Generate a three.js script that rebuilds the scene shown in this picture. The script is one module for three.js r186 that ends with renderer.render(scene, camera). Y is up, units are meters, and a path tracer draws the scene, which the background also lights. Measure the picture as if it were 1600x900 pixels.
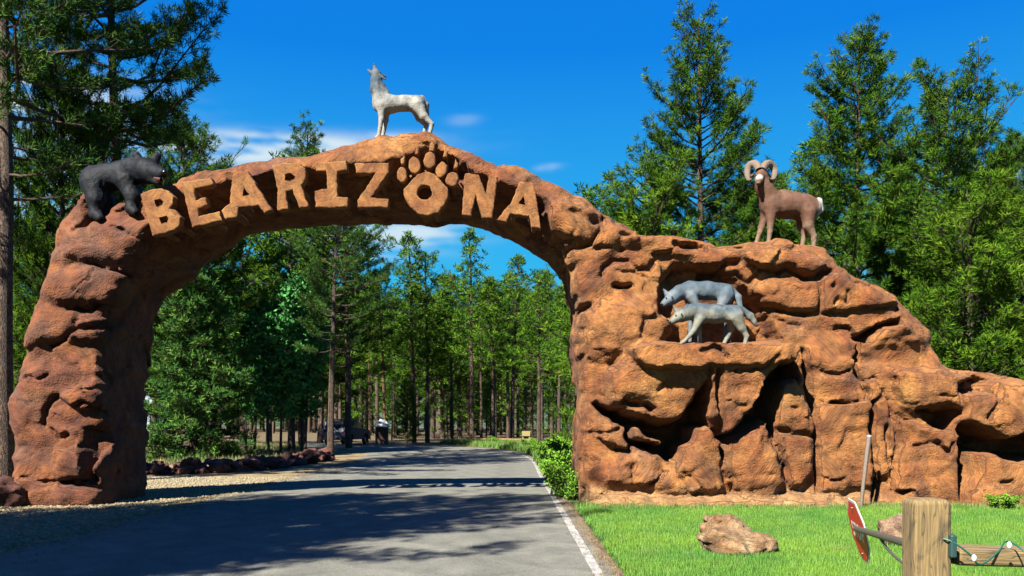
import * as THREE from 'three';
import { mergeGeometries } from 'three/addons/utils/BufferGeometryUtils.js';
import { RoundedBoxGeometry } from 'three/addons/geometries/RoundedBoxGeometry.js';

// ---------------------------------------------------------------- camera, sky, sun, exposure
const W = 1600, H = 900, F = 1300, EYE = 1.6, HORIZON = 659;
const scene = new THREE.Scene();
const camera = new THREE.PerspectiveCamera(2 * Math.atan(450 / F) * 180 / Math.PI, W / H, 0.1, 900);
camera.position.set(0, EYE, 0);
camera.lookAt(0, EYE, -10);
camera.setViewOffset(W, H, 0, 450 - HORIZON, W, H);
camera.updateProjectionMatrix();

const renderer = new THREE.WebGLRenderer({ antialias: true });
renderer.setSize(W, H);
renderer.toneMapping = THREE.LinearToneMapping;
const EXPOSURE = 4.2;
renderer.toneMappingExposure = EXPOSURE;
renderer.shadowMap.enabled = true;

const SUN = new THREE.Vector3(-0.6, 1.0, 0.85).normalize();
const sun = new THREE.DirectionalLight(new THREE.Color(1, 0.95, 0.86), 5);
sun.position.copy(SUN).multiplyScalar(90).add(new THREE.Vector3(0, 0, -25));
sun.target.position.set(0, 0, -25);
sun.castShadow = true;
sun.shadow.mapSize.set(4096, 4096);
Object.assign(sun.shadow.camera, { left: -45, right: 45, top: 45, bottom: -45, near: 1, far: 220 });
sun.shadow.bias = -0.0005;
scene.add(sun, sun.target);

// ---------------------------------------------------------------- seeded noise
function RNG(seed) { let s = seed >>> 0; return () => { s = (s + 0x6D2B79F5) >>> 0; let t = s; t = Math.imul(t ^ (t >>> 15), t | 1); t ^= t + Math.imul(t ^ (t >>> 7), t | 61); return ((t ^ (t >>> 14)) >>> 0) / 4294967296; }; }
const PERM = new Uint8Array(512); { const r = RNG(77), p = [...Array(256).keys()]; for (let i = 255; i > 0; i--) { const j = Math.floor(r() * (i + 1)); [p[i], p[j]] = [p[j], p[i]]; } for (let i = 0; i < 512; i++) PERM[i] = p[i & 255]; }
const grad = (h, x, y, z) => { h &= 15; const u = h < 8 ? x : y, v = h < 4 ? y : (h === 12 || h === 14 ? x : z); return ((h & 1) ? -u : u) + ((h & 2) ? -v : v); };
const fade = (t) => t * t * t * (t * (t * 6 - 15) + 10);
function noise(x, y, z) {
  const X0 = Math.floor(x), Y0 = Math.floor(y), Z0 = Math.floor(z); x -= X0; y -= Y0; z -= Z0;
  const X = X0 & 255, Y = Y0 & 255, Z = Z0 & 255, u = fade(x), v = fade(y), w = fade(z);
  const A = PERM[X] + Y, AA = PERM[A] + Z, AB = PERM[A + 1] + Z, B = PERM[X + 1] + Y, BA = PERM[B] + Z, BB = PERM[B + 1] + Z;
  const l = (t, a, b) => a + t * (b - a);
  return l(w, l(v, l(u, grad(PERM[AA], x, y, z), grad(PERM[BA], x - 1, y, z)), l(u, grad(PERM[AB], x, y - 1, z), grad(PERM[BB], x - 1, y - 1, z))),
    l(v, l(u, grad(PERM[AA + 1], x, y, z - 1), grad(PERM[BA + 1], x - 1, y, z - 1)), l(u, grad(PERM[AB + 1], x, y - 1, z - 1), grad(PERM[BB + 1], x - 1, y - 1, z - 1))));
}
const fbm = (x, y, z, o = 4) => { let a = 1, s = 0, n = 0; for (let i = 0; i < o; i++) { s += a * noise(x, y, z); n += a; a *= 0.5; x = x * 2.03 + 11.3; y = y * 2.03 + 5.1; z = z * 2.03 + 7.7; } return s / n; };
const cell = (ix, iy, iz, k) => PERM[(PERM[(PERM[(ix + k) & 255] + iy) & 255] + iz) & 255] / 255;
function worley(x, y, z) {           // [nearest, second nearest] distance
  const X = Math.floor(x), Y = Math.floor(y), Z = Math.floor(z); let a = 9, b = 9, ha = 0, hb = 0;
  for (let i = -1; i <= 1; i++) for (let j = -1; j <= 1; j++) for (let k = -1; k <= 1; k++) {
    const dx = X + i + cell(X + i, Y + j, Z + k, 3) - x, dy = Y + j + cell(X + i, Y + j, Z + k, 57) - y, dz = Z + k + cell(X + i, Y + j, Z + k, 131) - z, d = dx * dx + dy * dy + dz * dz;
    if (d < b) { const h = cell(X + i, Y + j, Z + k, 211); if (d < a) { b = a; hb = ha; a = d; ha = h; } else { b = d; hb = h; } }
  }
  return [Math.sqrt(a), Math.sqrt(b), ha, hb];
}
const lerp = (a, b, t) => a + (b - a) * t, clamp = (x, a = 0, b = 1) => Math.min(b, Math.max(a, x)), sstep = (a, b, x) => { const t = clamp((x - a) / (b - a)); return t * t * (3 - 2 * t); };
const mix3 = (a, b, t) => [lerp(a[0], b[0], t), lerp(a[1], b[1], t), lerp(a[2], b[2], t)];

// ---------------------------------------------------------------- the sky: deep blue with a few thin clouds low down
{
  const w = 2048, h = 1024, d = new Float32Array(w * h * 4);
  const lin = (c) => c.map((v) => Math.pow(v / 255, 2.2) / EXPOSURE);
  const top = lin([5, 62, 178]), mid = lin([24, 130, 231]), low = lin([58, 186, 242]), rim = lin([120, 205, 242]), white = lin([215, 234, 244]);
  const streaks = [[-17, 17.7, 8, 0.95, 1.0], [-10, 18.4, 4, 0.6, 0.75], [-29, 18.5, 5, 2.0, 0.85], [-30, 14, 7, 2.2, 0.7], [-3.4, 20.0, 1.0, 0.3, 0.2], [2.4, 17.0, 0.8, 0.2, 0.5], [-9, 12.6, 5, 0.9, 0.9], [12, 9, 8, 1.2, 0.5], [40, 15, 9, 1.5, 0.5], [-60, 16, 12, 2, 0.6], [80, 14, 14, 2, 0.5], [150, 17, 16, 2, 0.5], [-120, 15, 14, 2, 0.5]];
  for (let j = 0; j < h; j++) for (let i = 0; i < w; i++) {
    const el = ((j + 0.5) / h - 0.5) * 180, az = ((i + 0.5) / w - 0.5) * 360;   // row 0 is the lowest
    let lon = az + 90; if (lon > 180) lon -= 360;                              // 0 = straight ahead of the camera (-z), + = right
    let c = el > 24 ? mix3(mid, top, clamp((el - 24) / 46)) : el > 9 ? mix3(low, mid, clamp((el - 9) / 15)) : mix3(rim, low, sstep(-2, 9, el));
    let m = 0;
    for (const [a, e, sa, se, k] of streaks) {
      let da = lon - a; if (da > 180) da -= 360; if (da < -180) da += 360;
      const ee = el - e - da * 0.06;
      const n = fbm(lon * 0.2 + 3, el * 2.2 - lon * 0.12, a, 5);
      const g = Math.exp(-(da * da) / (sa * sa) - (ee * ee) / (se * se) * (ee > 0 ? 2.2 : 0.6));
      m = Math.max(m, k * Math.min(1, g * 1.6) * clamp(0.62 + n * 2.6));
    }
    c = mix3(c, white, clamp(m));
    const o = (j * w + i) * 4; d[o] = c[0]; d[o + 1] = c[1]; d[o + 2] = c[2]; d[o + 3] = 1;
  }
  const t = new THREE.DataTexture(d, w, h, THREE.RGBAFormat, THREE.FloatType);
  t.mapping = THREE.EquirectangularReflectionMapping; t.magFilter = t.minFilter = THREE.LinearFilter; t.wrapS = THREE.RepeatWrapping; t.needsUpdate = true;
  scene.background = t; scene.environment = t;
}

// ---------------------------------------------------------------- helpers
const at = (px, py, d) => new THREE.Vector3((px - 800) * d / F, EYE - (py - HORIZON) * d / F, -d);
const onGround = (px, d) => new THREE.Vector3((px - 800) * d / F, 0, -d);
const used = new Map();
function numbered(name) { const n = used.get(name) || 0; used.set(name, n + 1); return n ? `${name}_${String(n).padStart(3, '0')}` : name; }
function tag(o, label, category, group, kind) { if (label) o.userData.label = label; if (category) o.userData.category = category; if (group) o.userData.group = group; if (kind) o.userData.kind = kind; return o; }
function thing(name, label, category, pos = [0, 0, 0], turn = 0, group) {
  const o = new THREE.Group(); o.name = numbered(name); o.position.set(...pos); o.rotation.y = turn; scene.add(o); return tag(o, label, category, group);
}
function part(name, geo, mat, parent) { const m = new THREE.Mesh(geo, mat); m.name = parent === scene ? numbered(name) : name; m.castShadow = m.receiveShadow = true; parent.add(m); return m; }
function copyOf(src, name, label, pos, turn, scale, group) {
  const c = src.clone(); c.name = numbered(name); c.position.set(...pos); c.rotation.y = turn; if (scale) c.scale.set(...scale);
  c.userData = { ...src.userData, label }; if (group) c.userData.group = group; scene.add(c); return c;
}
function canvasData(n, fn, srgb) {      // n x n tile, fn(u, v) -> [r, g, b] 0..255; noise must tile by itself
  const d = new Uint8Array(n * n * 4);
  for (let j = 0; j < n; j++) for (let i = 0; i < n; i++) { const c = fn(i / n, j / n, i, j), o = (j * n + i) * 4; d[o] = c[0]; d[o + 1] = c[1]; d[o + 2] = c[2]; d[o + 3] = 255; }
  const t = new THREE.DataTexture(d, n, n); t.wrapS = t.wrapT = THREE.RepeatWrapping; t.magFilter = THREE.LinearFilter; t.minFilter = THREE.LinearMipmapLinearFilter; t.generateMipmaps = true; if (srgb) t.colorSpace = THREE.SRGBColorSpace; t.needsUpdate = true; return t;
}
// noise on a torus so that tiles repeat without a seam
const tor = (u, v, f, seed, o = 4) => { const a = u * 2 * Math.PI, b = v * 2 * Math.PI, r = f / (2 * Math.PI); let s = 0, n = 0, k = 1, q = r; for (let i = 0; i < o; i++) { s += k * noise(Math.cos(a) * q + seed, Math.sin(a) * q + Math.cos(b) * q * 0.83 + 3.1, Math.sin(b) * q + seed * 0.7); n += k; k *= 0.55; q *= 2.1; } return s / n; };
const torA = (u, v, f, fv, seed, o = 4) => { const a = u * 2 * Math.PI, b = v * 2 * Math.PI; let s = 0, n = 0, k = 1, q = f / (2 * Math.PI), qv = fv / (2 * Math.PI); for (let i = 0; i < o; i++) { s += k * noise(Math.cos(a) * q + seed, Math.sin(a) * q + Math.cos(b) * qv + 3.1, Math.sin(b) * qv + seed * 0.7); n += k; k *= 0.55; q *= 2.1; qv *= 2.1; } return s / n; };
const std = (o) => { const m = new THREE.MeshStandardMaterial({ roughness: 0.9, ...o }); m.color.multiplyScalar(0.67); return m; };      // one exposure for all base colours
const matte = (o) => { const m = new THREE.MeshPhysicalMaterial({ roughness: 1, specularIntensity: 0.25, ...o }); m.color.multiplyScalar(0.67); return m; };
const rgb = (r, g, b) => new THREE.Color().setRGB(r, g, b);
const merge = (list) => mergeGeometries(list.map((g) => g.index ? g.toNonIndexed() : g), false);
function boxUV(g, s = 1) {               // uv in metres by the dominant side of each face
  g = g.index ? g.toNonIndexed() : g; const p = g.attributes.position, n = g.attributes.normal, uv = new Float32Array(p.count * 2);
  for (let i = 0; i < p.count; i++) { const ax = Math.abs(n.getX(i)), ay = Math.abs(n.getY(i)), az = Math.abs(n.getZ(i)), x = p.getX(i), y = p.getY(i), z = p.getZ(i); if (ay > ax && ay > az) { uv[2 * i] = x * s; uv[2 * i + 1] = z * s; } else if (ax > az) { uv[2 * i] = z * s; uv[2 * i + 1] = y * s; } else { uv[2 * i] = x * s; uv[2 * i + 1] = y * s; } }
  g.setAttribute('uv', new THREE.BufferAttribute(uv, 2)); return g;
}
const R = (deg) => deg * Math.PI / 180;

// ---------------------------------------------------------------- textures
const rockMap = canvasData(1024, (u, v) => { const a = tor(u, v, 7, 3, 5), b = tor(u, v, 40, 9, 3), c = tor(u, v, 3, 21, 3); const k = 205 + a * 90 + b * 65 + c * 30; const w = clamp(0.5 + c * 1.6 + a * 0.6); return [clamp(k * 1.02, 0, 255), clamp(k * lerp(0.9, 1.0, w), 0, 255), clamp(k * lerp(0.84, 1.02, w), 0, 255)]; }, true);
const rockBump = canvasData(1024, (u, v) => { const a = tor(u, v, 9, 5, 5), b = torA(u, v, 7, 46, 15, 4), c = tor(u, v, 80, 31, 3), e = Math.abs(torA(u, v, 5, 14, 64, 4)); const k = clamp(132 + a * 110 + b * 26 + c * 80 - Math.pow(clamp(1 - e * 12), 2) * 35, 0, 255); return [k, k, k]; });
const asphaltMap = canvasData(1024, (u, v, i, j) => { const a = tor(u, v, 5, 2, 4), s = cell(i, j, 7, 9); const k = 148 + a * 46 + (s - 0.5) * 44 + tor(u, v, 90, 8, 2) * 40; return [k, k * 1.0, k * 0.99]; }, true);
const grainBump = canvasData(512, (u, v, i, j) => { const k = clamp(128 + tor(u, v, 80, 4, 3) * 200 + (cell(i, j, 2, 1) - 0.5) * 60, 0, 255); return [k, k, k]; });
const gravelMap = canvasData(1024, (u, v, i, j) => { const a = tor(u, v, 60, 12, 3), c = tor(u, v, 5, 17, 4), s = cell(i >> 1, j >> 1, 5, 4); const k = 150 + a * 130 + (s - 0.5) * 70 + c * 45; return [clamp(k * 1.05, 0, 255), clamp(k * 0.95, 0, 255), clamp(k * 0.74, 0, 255)]; }, true);
const barkMap = canvasData(512, (u, v) => { const a = torA(u, v, 22, 10, 6, 3), b = tor(u, v, 12, 14, 4), pl = Math.abs(torA(u, v, 16, 6, 44, 3)); const g = clamp(pl * 7); const k = 70 + g * 90 + a * 60 + b * 40; return [clamp(k, 0, 255), clamp(k * 0.86, 0, 255), clamp(k * 0.74, 0, 255)]; }, true);
const barkBump = canvasData(512, (u, v) => { const pl = Math.abs(torA(u, v, 16, 6, 44, 3)), b = tor(u, v, 30, 14, 3); const k = clamp(clamp(pl * 7) * 170 + 40 + b * 60, 0, 255); return [k, k, k]; });
const woodMap = canvasData(512, (u, v) => { const g = torA(u, v, 40, 1.6, 8, 4), b = torA(u, v, 7, 2.5, 28, 3), c = Math.pow(clamp(1 - Math.abs(torA(u, v, 12, 1.2, 50, 2)) * 12), 3), s = clamp(tor(u, v, 5, 61, 4) * 3 - 0.5); const k = 168 + g * 85 + b * 60 - c * 70 - s * 45; return [clamp(k, 0, 255), clamp(k * 0.84, 0, 255), clamp(k * 0.58, 0, 255)]; }, true);
const grassMap = canvasData(512, (u, v, i, j) => { const a = tor(u, v, 60, 2, 3), c = tor(u, v, 6, 7, 4), s = cell(i, j, 1, 6); const k = 0.75 + a * 0.9 + c * 0.5 + (s - 0.5) * 0.3; return [clamp(88 * k + c * 40, 0, 255), clamp(132 * k, 0, 255), clamp(34 * k, 0, 255)]; }, true);

// ================================================================ GROUND, ROAD
const rocky = std({ vertexColors: true, map: rockMap, bumpMap: rockBump, bumpScale: 0.034, roughness: 0.95 });
function sheet(name, shapePts, y, mat, scale, seg) {      // a flat sheet from a list of [x, z]
  const s = new THREE.Shape(shapePts.map(([x, z]) => new THREE.Vector2(x, -z)));
  const g = new THREE.ShapeGeometry(s, seg || 1); g.rotateX(-Math.PI / 2);
  const p = g.attributes.position, uv = new Float32Array(p.count * 2); for (let i = 0; i < p.count; i++) { uv[2 * i] = p.getX(i) * scale; uv[2 * i + 1] = p.getZ(i) * scale; } g.setAttribute('uv', new THREE.BufferAttribute(uv, 2));
  const m = part(name, g, mat, scene); m.position.y = y; return tag(m, null, null, null, 'structure');
}
const edge = (pts, n = 60, wob = 0.12, seed = 1) => { const c = new THREE.CatmullRomCurve3(pts.map(([x, z]) => new THREE.Vector3(x, 0, z)), false, 'centripetal'); return c.getPoints(n).map((p) => [p.x + wob * fbm(p.x * 0.9 + seed, p.z * 0.9, seed, 3), p.z + wob * 0.3 * noise(p.z * 1.3, seed, 2)]); };
{
  const g = new THREE.PlaneGeometry(1200, 1200, 1, 1); g.rotateX(-Math.PI / 2); const uv = g.attributes.uv; for (let i = 0; i < uv.count; i++) uv.setXY(i, uv.getX(i) * 400, uv.getY(i) * 400);
  const m = part('ground', g, std({ map: gravelMap, color: rgb(0.3, 0.25, 0.15), bumpMap: grainBump, bumpScale: 0.02 }), scene); tag(m, 'dry tan forest floor', null, null, 'structure'); m.position.z = -60;
}
const gravelMat = std({ map: gravelMap, color: rgb(0.62, 0.56, 0.44), bumpMap: grainBump, bumpScale: 0.025 });
{
  const l = edge([[-16, 3], [-17, -12], [-15, -22], [-13, -34], [-9.5, -46]], 60, 0.8, 3), r = edge([[-8, -47], [-5.5, -36], [-5.5, -20], [-5.3, -8], [-5, 3]], 40, 0.1, 9);
  tag(sheet('gravel_verge', [...l, ...r], 0.004, gravelMat, 0.5), 'pale tan gravel shoulder beside the road and round the rock pillar');
}
const roadRight = edge([[1.15, 6], [1.12, -10], [1.08, -24], [1.0, -36], [0.2, -44], [-2.6, -52], [-8, -58], [-16, -63], [-30, -68]], 70, 0.08, 4);
const roadLeft = edge([[-32, -60], [-18, -56], [-11, -50.5], [-7.6, -43], [-6.5, -34], [-6.4, -20], [-6.1, -12], [-6.2, -4], [-6.3, 6]], 70, 0.14, 14);
tag(sheet('road', [...roadRight, ...roadLeft], 0.008, std({ map: asphaltMap, color: rgb(0.44, 0.43, 0.35), bumpMap: grainBump, bumpScale: 0.006, roughness: 0.85 }), 0.5), 'worn grey asphalt drive passing under the arch');
{
  const c = [[0.92, 6], [0.9, -10], [0.85, -24], [0.76, -36], [-0.05, -43.6], [-2.8, -51.6]], k = edge(c, 80, 0, 1), a = [], b = [];
  k.forEach(([x, z], i) => { const w = 0.055 + 0.012 * noise(z * 3, 1, 1); a.push([x - w + 0.012 * noise(z * 9, 4, 1), z]); b.unshift([x + w + 0.012 * noise(z * 9, 8, 1), z]); });
  tag(sheet('road_marking', [...a, ...b], 0.012, std({ map: asphaltMap, color: rgb(1.1, 1.1, 1.05), roughness: 0.7 }), 1.3), 'white edge line along the right side of the road');
}
const lawnMat = std({ map: grassMap, color: rgb(0.5, 0.62, 0.3), bumpMap: grainBump, bumpScale: 0.03 });
tag(sheet('lawn', [...edge([[1.2, 5], [1.18, -10], [1.16, -16], [1.1, -30]], 40, 0.1, 6), [3, -33], [14, -30], [26, -16], [22, 5]], 0.006, lawnMat, 0.8), 'bright green mown lawn in front of the rock cliff');
tag(sheet('grass_verge', [...edge([[-5, -59.5], [-2, -54.5], [0.6, -46], [1.2, -37], [1.2, -30]], 40, 0.15, 8), [4, -30], [8, -45], [6, -62]], 0.005, lawnMat, 0.8), 'green weedy verge on the far side of the road bend');

// ================================================================ SURFACE NETS
function surfaceNets(min, n, step, f, colour, uvScale = 0.5) {
  const [nx, ny, nz] = n, v = new Float32Array(nx * ny * nz);
  let o = 0; for (let k = 0; k < nz; k++) for (let j = 0; j < ny; j++) for (let i = 0; i < nx; i++) v[o++] = f(min[0] + i * step, min[1] + j * step, min[2] + k * step);
  const idx = new Int32Array(nx * ny * nz).fill(-1), P = [], sx = 1, sy = nx, sz = nx * ny;
  const C = [0, sx, sy, sx + sy, sz, sz + sx, sz + sy, sz + sx + sy], E = [[0, 1], [2, 3], [4, 5], [6, 7], [0, 2], [1, 3], [4, 6], [5, 7], [0, 4], [1, 5], [2, 6], [3, 7]];
  for (let k = 0; k < nz - 1; k++) for (let j = 0; j < ny - 1; j++) for (let i = 0; i < nx - 1; i++) {
    const b = i + j * sy + k * sz; let neg = 0; for (let c = 0; c < 8; c++) if (v[b + C[c]] < 0) neg++;
    if (neg === 0 || neg === 8) continue;
    let x = 0, y = 0, z = 0, m = 0;
    for (const [p, q] of E) { const a = v[b + C[p]], d = v[b + C[q]]; if ((a < 0) === (d < 0)) continue; const t = a / (a - d); x += lerp(p & 1, q & 1, t); y += lerp((p >> 1) & 1, (q >> 1) & 1, t); z += lerp(p >> 2, q >> 2, t); m++; }
    idx[b] = P.length / 3; P.push(min[0] + (i + x / m) * step, min[1] + (j + y / m) * step, min[2] + (k + z / m) * step);
  }
  const I = [], quad = (a, b, c, d, flip) => { if (a < 0 || b < 0 || c < 0 || d < 0) return; flip ? I.push(a, c, b, a, d, c) : I.push(a, b, c, a, c, d); };
  for (let k = 1; k < nz - 1; k++) for (let j = 1; j < ny - 1; j++) for (let i = 1; i < nx - 1; i++) {
    const b = i + j * sy + k * sz, s = v[b] < 0;
    if (s !== (v[b + sx] < 0)) quad(idx[b - sy - sz], idx[b - sz], idx[b], idx[b - sy], !s);
    if (s !== (v[b + sy] < 0)) quad(idx[b - sx - sz], idx[b - sx], idx[b], idx[b - sz], !s);
    if (s !== (v[b + sz] < 0)) quad(idx[b - sx - sy], idx[b - sy], idx[b], idx[b - sx], !s);
  }
  const g = new THREE.BufferGeometry(); g.setAttribute('position', new THREE.BufferAttribute(new Float32Array(P), 3)); g.setIndex(I); g.computeVertexNormals();
  const cnt = P.length / 3, uv = new Float32Array(cnt * 2), col = new Float32Array(cnt * 3), N = g.attributes.normal;
  for (let i = 0; i < cnt; i++) {
    const x = P[3 * i], y = P[3 * i + 1], z = P[3 * i + 2]; const ax = Math.abs(N.getX(i)), ay = Math.abs(N.getY(i)), az = Math.abs(N.getZ(i)) * 1.5; uv[2 * i] = (ax > ay && ax > az ? z : x) * uvScale; uv[2 * i + 1] = (ay > ax && ay > az ? z : y) * uvScale;
    const c = colour(x, y, z, N.getX(i), N.getY(i), N.getZ(i)); col[3 * i] = c[0]; col[3 * i + 1] = c[1]; col[3 * i + 2] = c[2];
  }
  g.setAttribute('uv', new THREE.BufferAttribute(uv, 2)); g.setAttribute('color', new THREE.BufferAttribute(col, 3)); return g;
}
const smax = (a, b, k) => { const h = Math.max(k - Math.abs(a - b), 0) / k; return Math.max(a, b) + h * h * k * 0.25; };
const smin = (a, b, k) => { const h = Math.max(k - Math.abs(a - b), 0) / k; return Math.min(a, b) - h * h * k * 0.25; };

// ================================================================ THE ROCK ARCH AND CLIFF
// Shapes are drawn on the front plane (16 m from the camera), 81.25 units to the metre.
const D0 = 16, U = F / D0;
const atDepth = (pts, h) => pts.map(([x, y]) => [800 + (x - 800) * (D0 - h) / D0, HORIZON + (y - HORIZON) * (D0 - h) / D0]);
function sdPoly(x, y, p) {
  let d = 1e9, s = 1; const n = p.length;
  for (let i = 0, j = n - 1; i < n; j = i++) {
    const ex = p[j][0] - p[i][0], ey = p[j][1] - p[i][1], wx = x - p[i][0], wy = y - p[i][1], t = clamp((wx * ex + wy * ey) / (ex * ex + ey * ey));
    const bx = wx - ex * t, by = wy - ey * t; d = Math.min(d, bx * bx + by * by);
    const c1 = y >= p[i][1], c2 = y < p[j][1], c3 = ex * wy > ey * wx; if ((c1 && c2 && c3) || (!c1 && !c2 && !c3)) s = -s;
  }
  return s * Math.sqrt(d);
}
function dLine(x, y, p) { let d = 1e9; for (let i = 0; i < p.length - 1; i++) { const ex = p[i + 1][0] - p[i][0], ey = p[i + 1][1] - p[i][1], wx = x - p[i][0], wy = y - p[i][1], t = clamp((wx * ex + wy * ey) / (ex * ex + ey * ey)); const bx = wx - ex * t, by = wy - ey * t; d = Math.min(d, bx * bx + by * by); } return Math.sqrt(d); }
const from = (ox, oy, s, list) => list.map(([x, y]) => [ox + x / s, oy + y / s]);
const outerTop = atDepth([[20, 850], [22, 790], [18, 700], [15, 620], [40, 540], [65, 460], [78, 400], [98, 348], [125, 306], [140, 305], [152, 329], [170, 335], [190, 317], [215, 315], [232, 308], [258, 290], [280, 284], [330, 265], [415, 248], [440, 240], [500, 239], [556, 222], [588, 208], [640, 204], [678, 207], [702, 224], [760, 251], [776, 262], [800, 259], [830, 271], [870, 287], [920, 313], [945, 331], [985, 346], [1003, 361], [1060, 363], [1085, 373], [1120, 386], [1162, 379], [1215, 371], [1240, 378], [1288, 384], [1312, 414], [1360, 441], [1400, 456], [1420, 486], [1445, 516], [1453, 547], [1466, 569], [1510, 577], [1560, 584], [1610, 593], [1690, 612], [1760, 680], [1790, 790], [1795, 850]], -0.3);
const inner = [[916, 850], [910, 790], [904, 700], [908, 640], [903, 560], [897, 470], [888, 430], [868, 400], [845, 386], [800, 361], [755, 338], [710, 327], [650, 326], [575, 323], [462, 327], [350, 343], [283, 375], [237, 406], [196, 440], [176, 478], [166, 525], [160, 638], [160, 700], [160, 850]];
const OUT = [...outerTop, ...inner];
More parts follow.
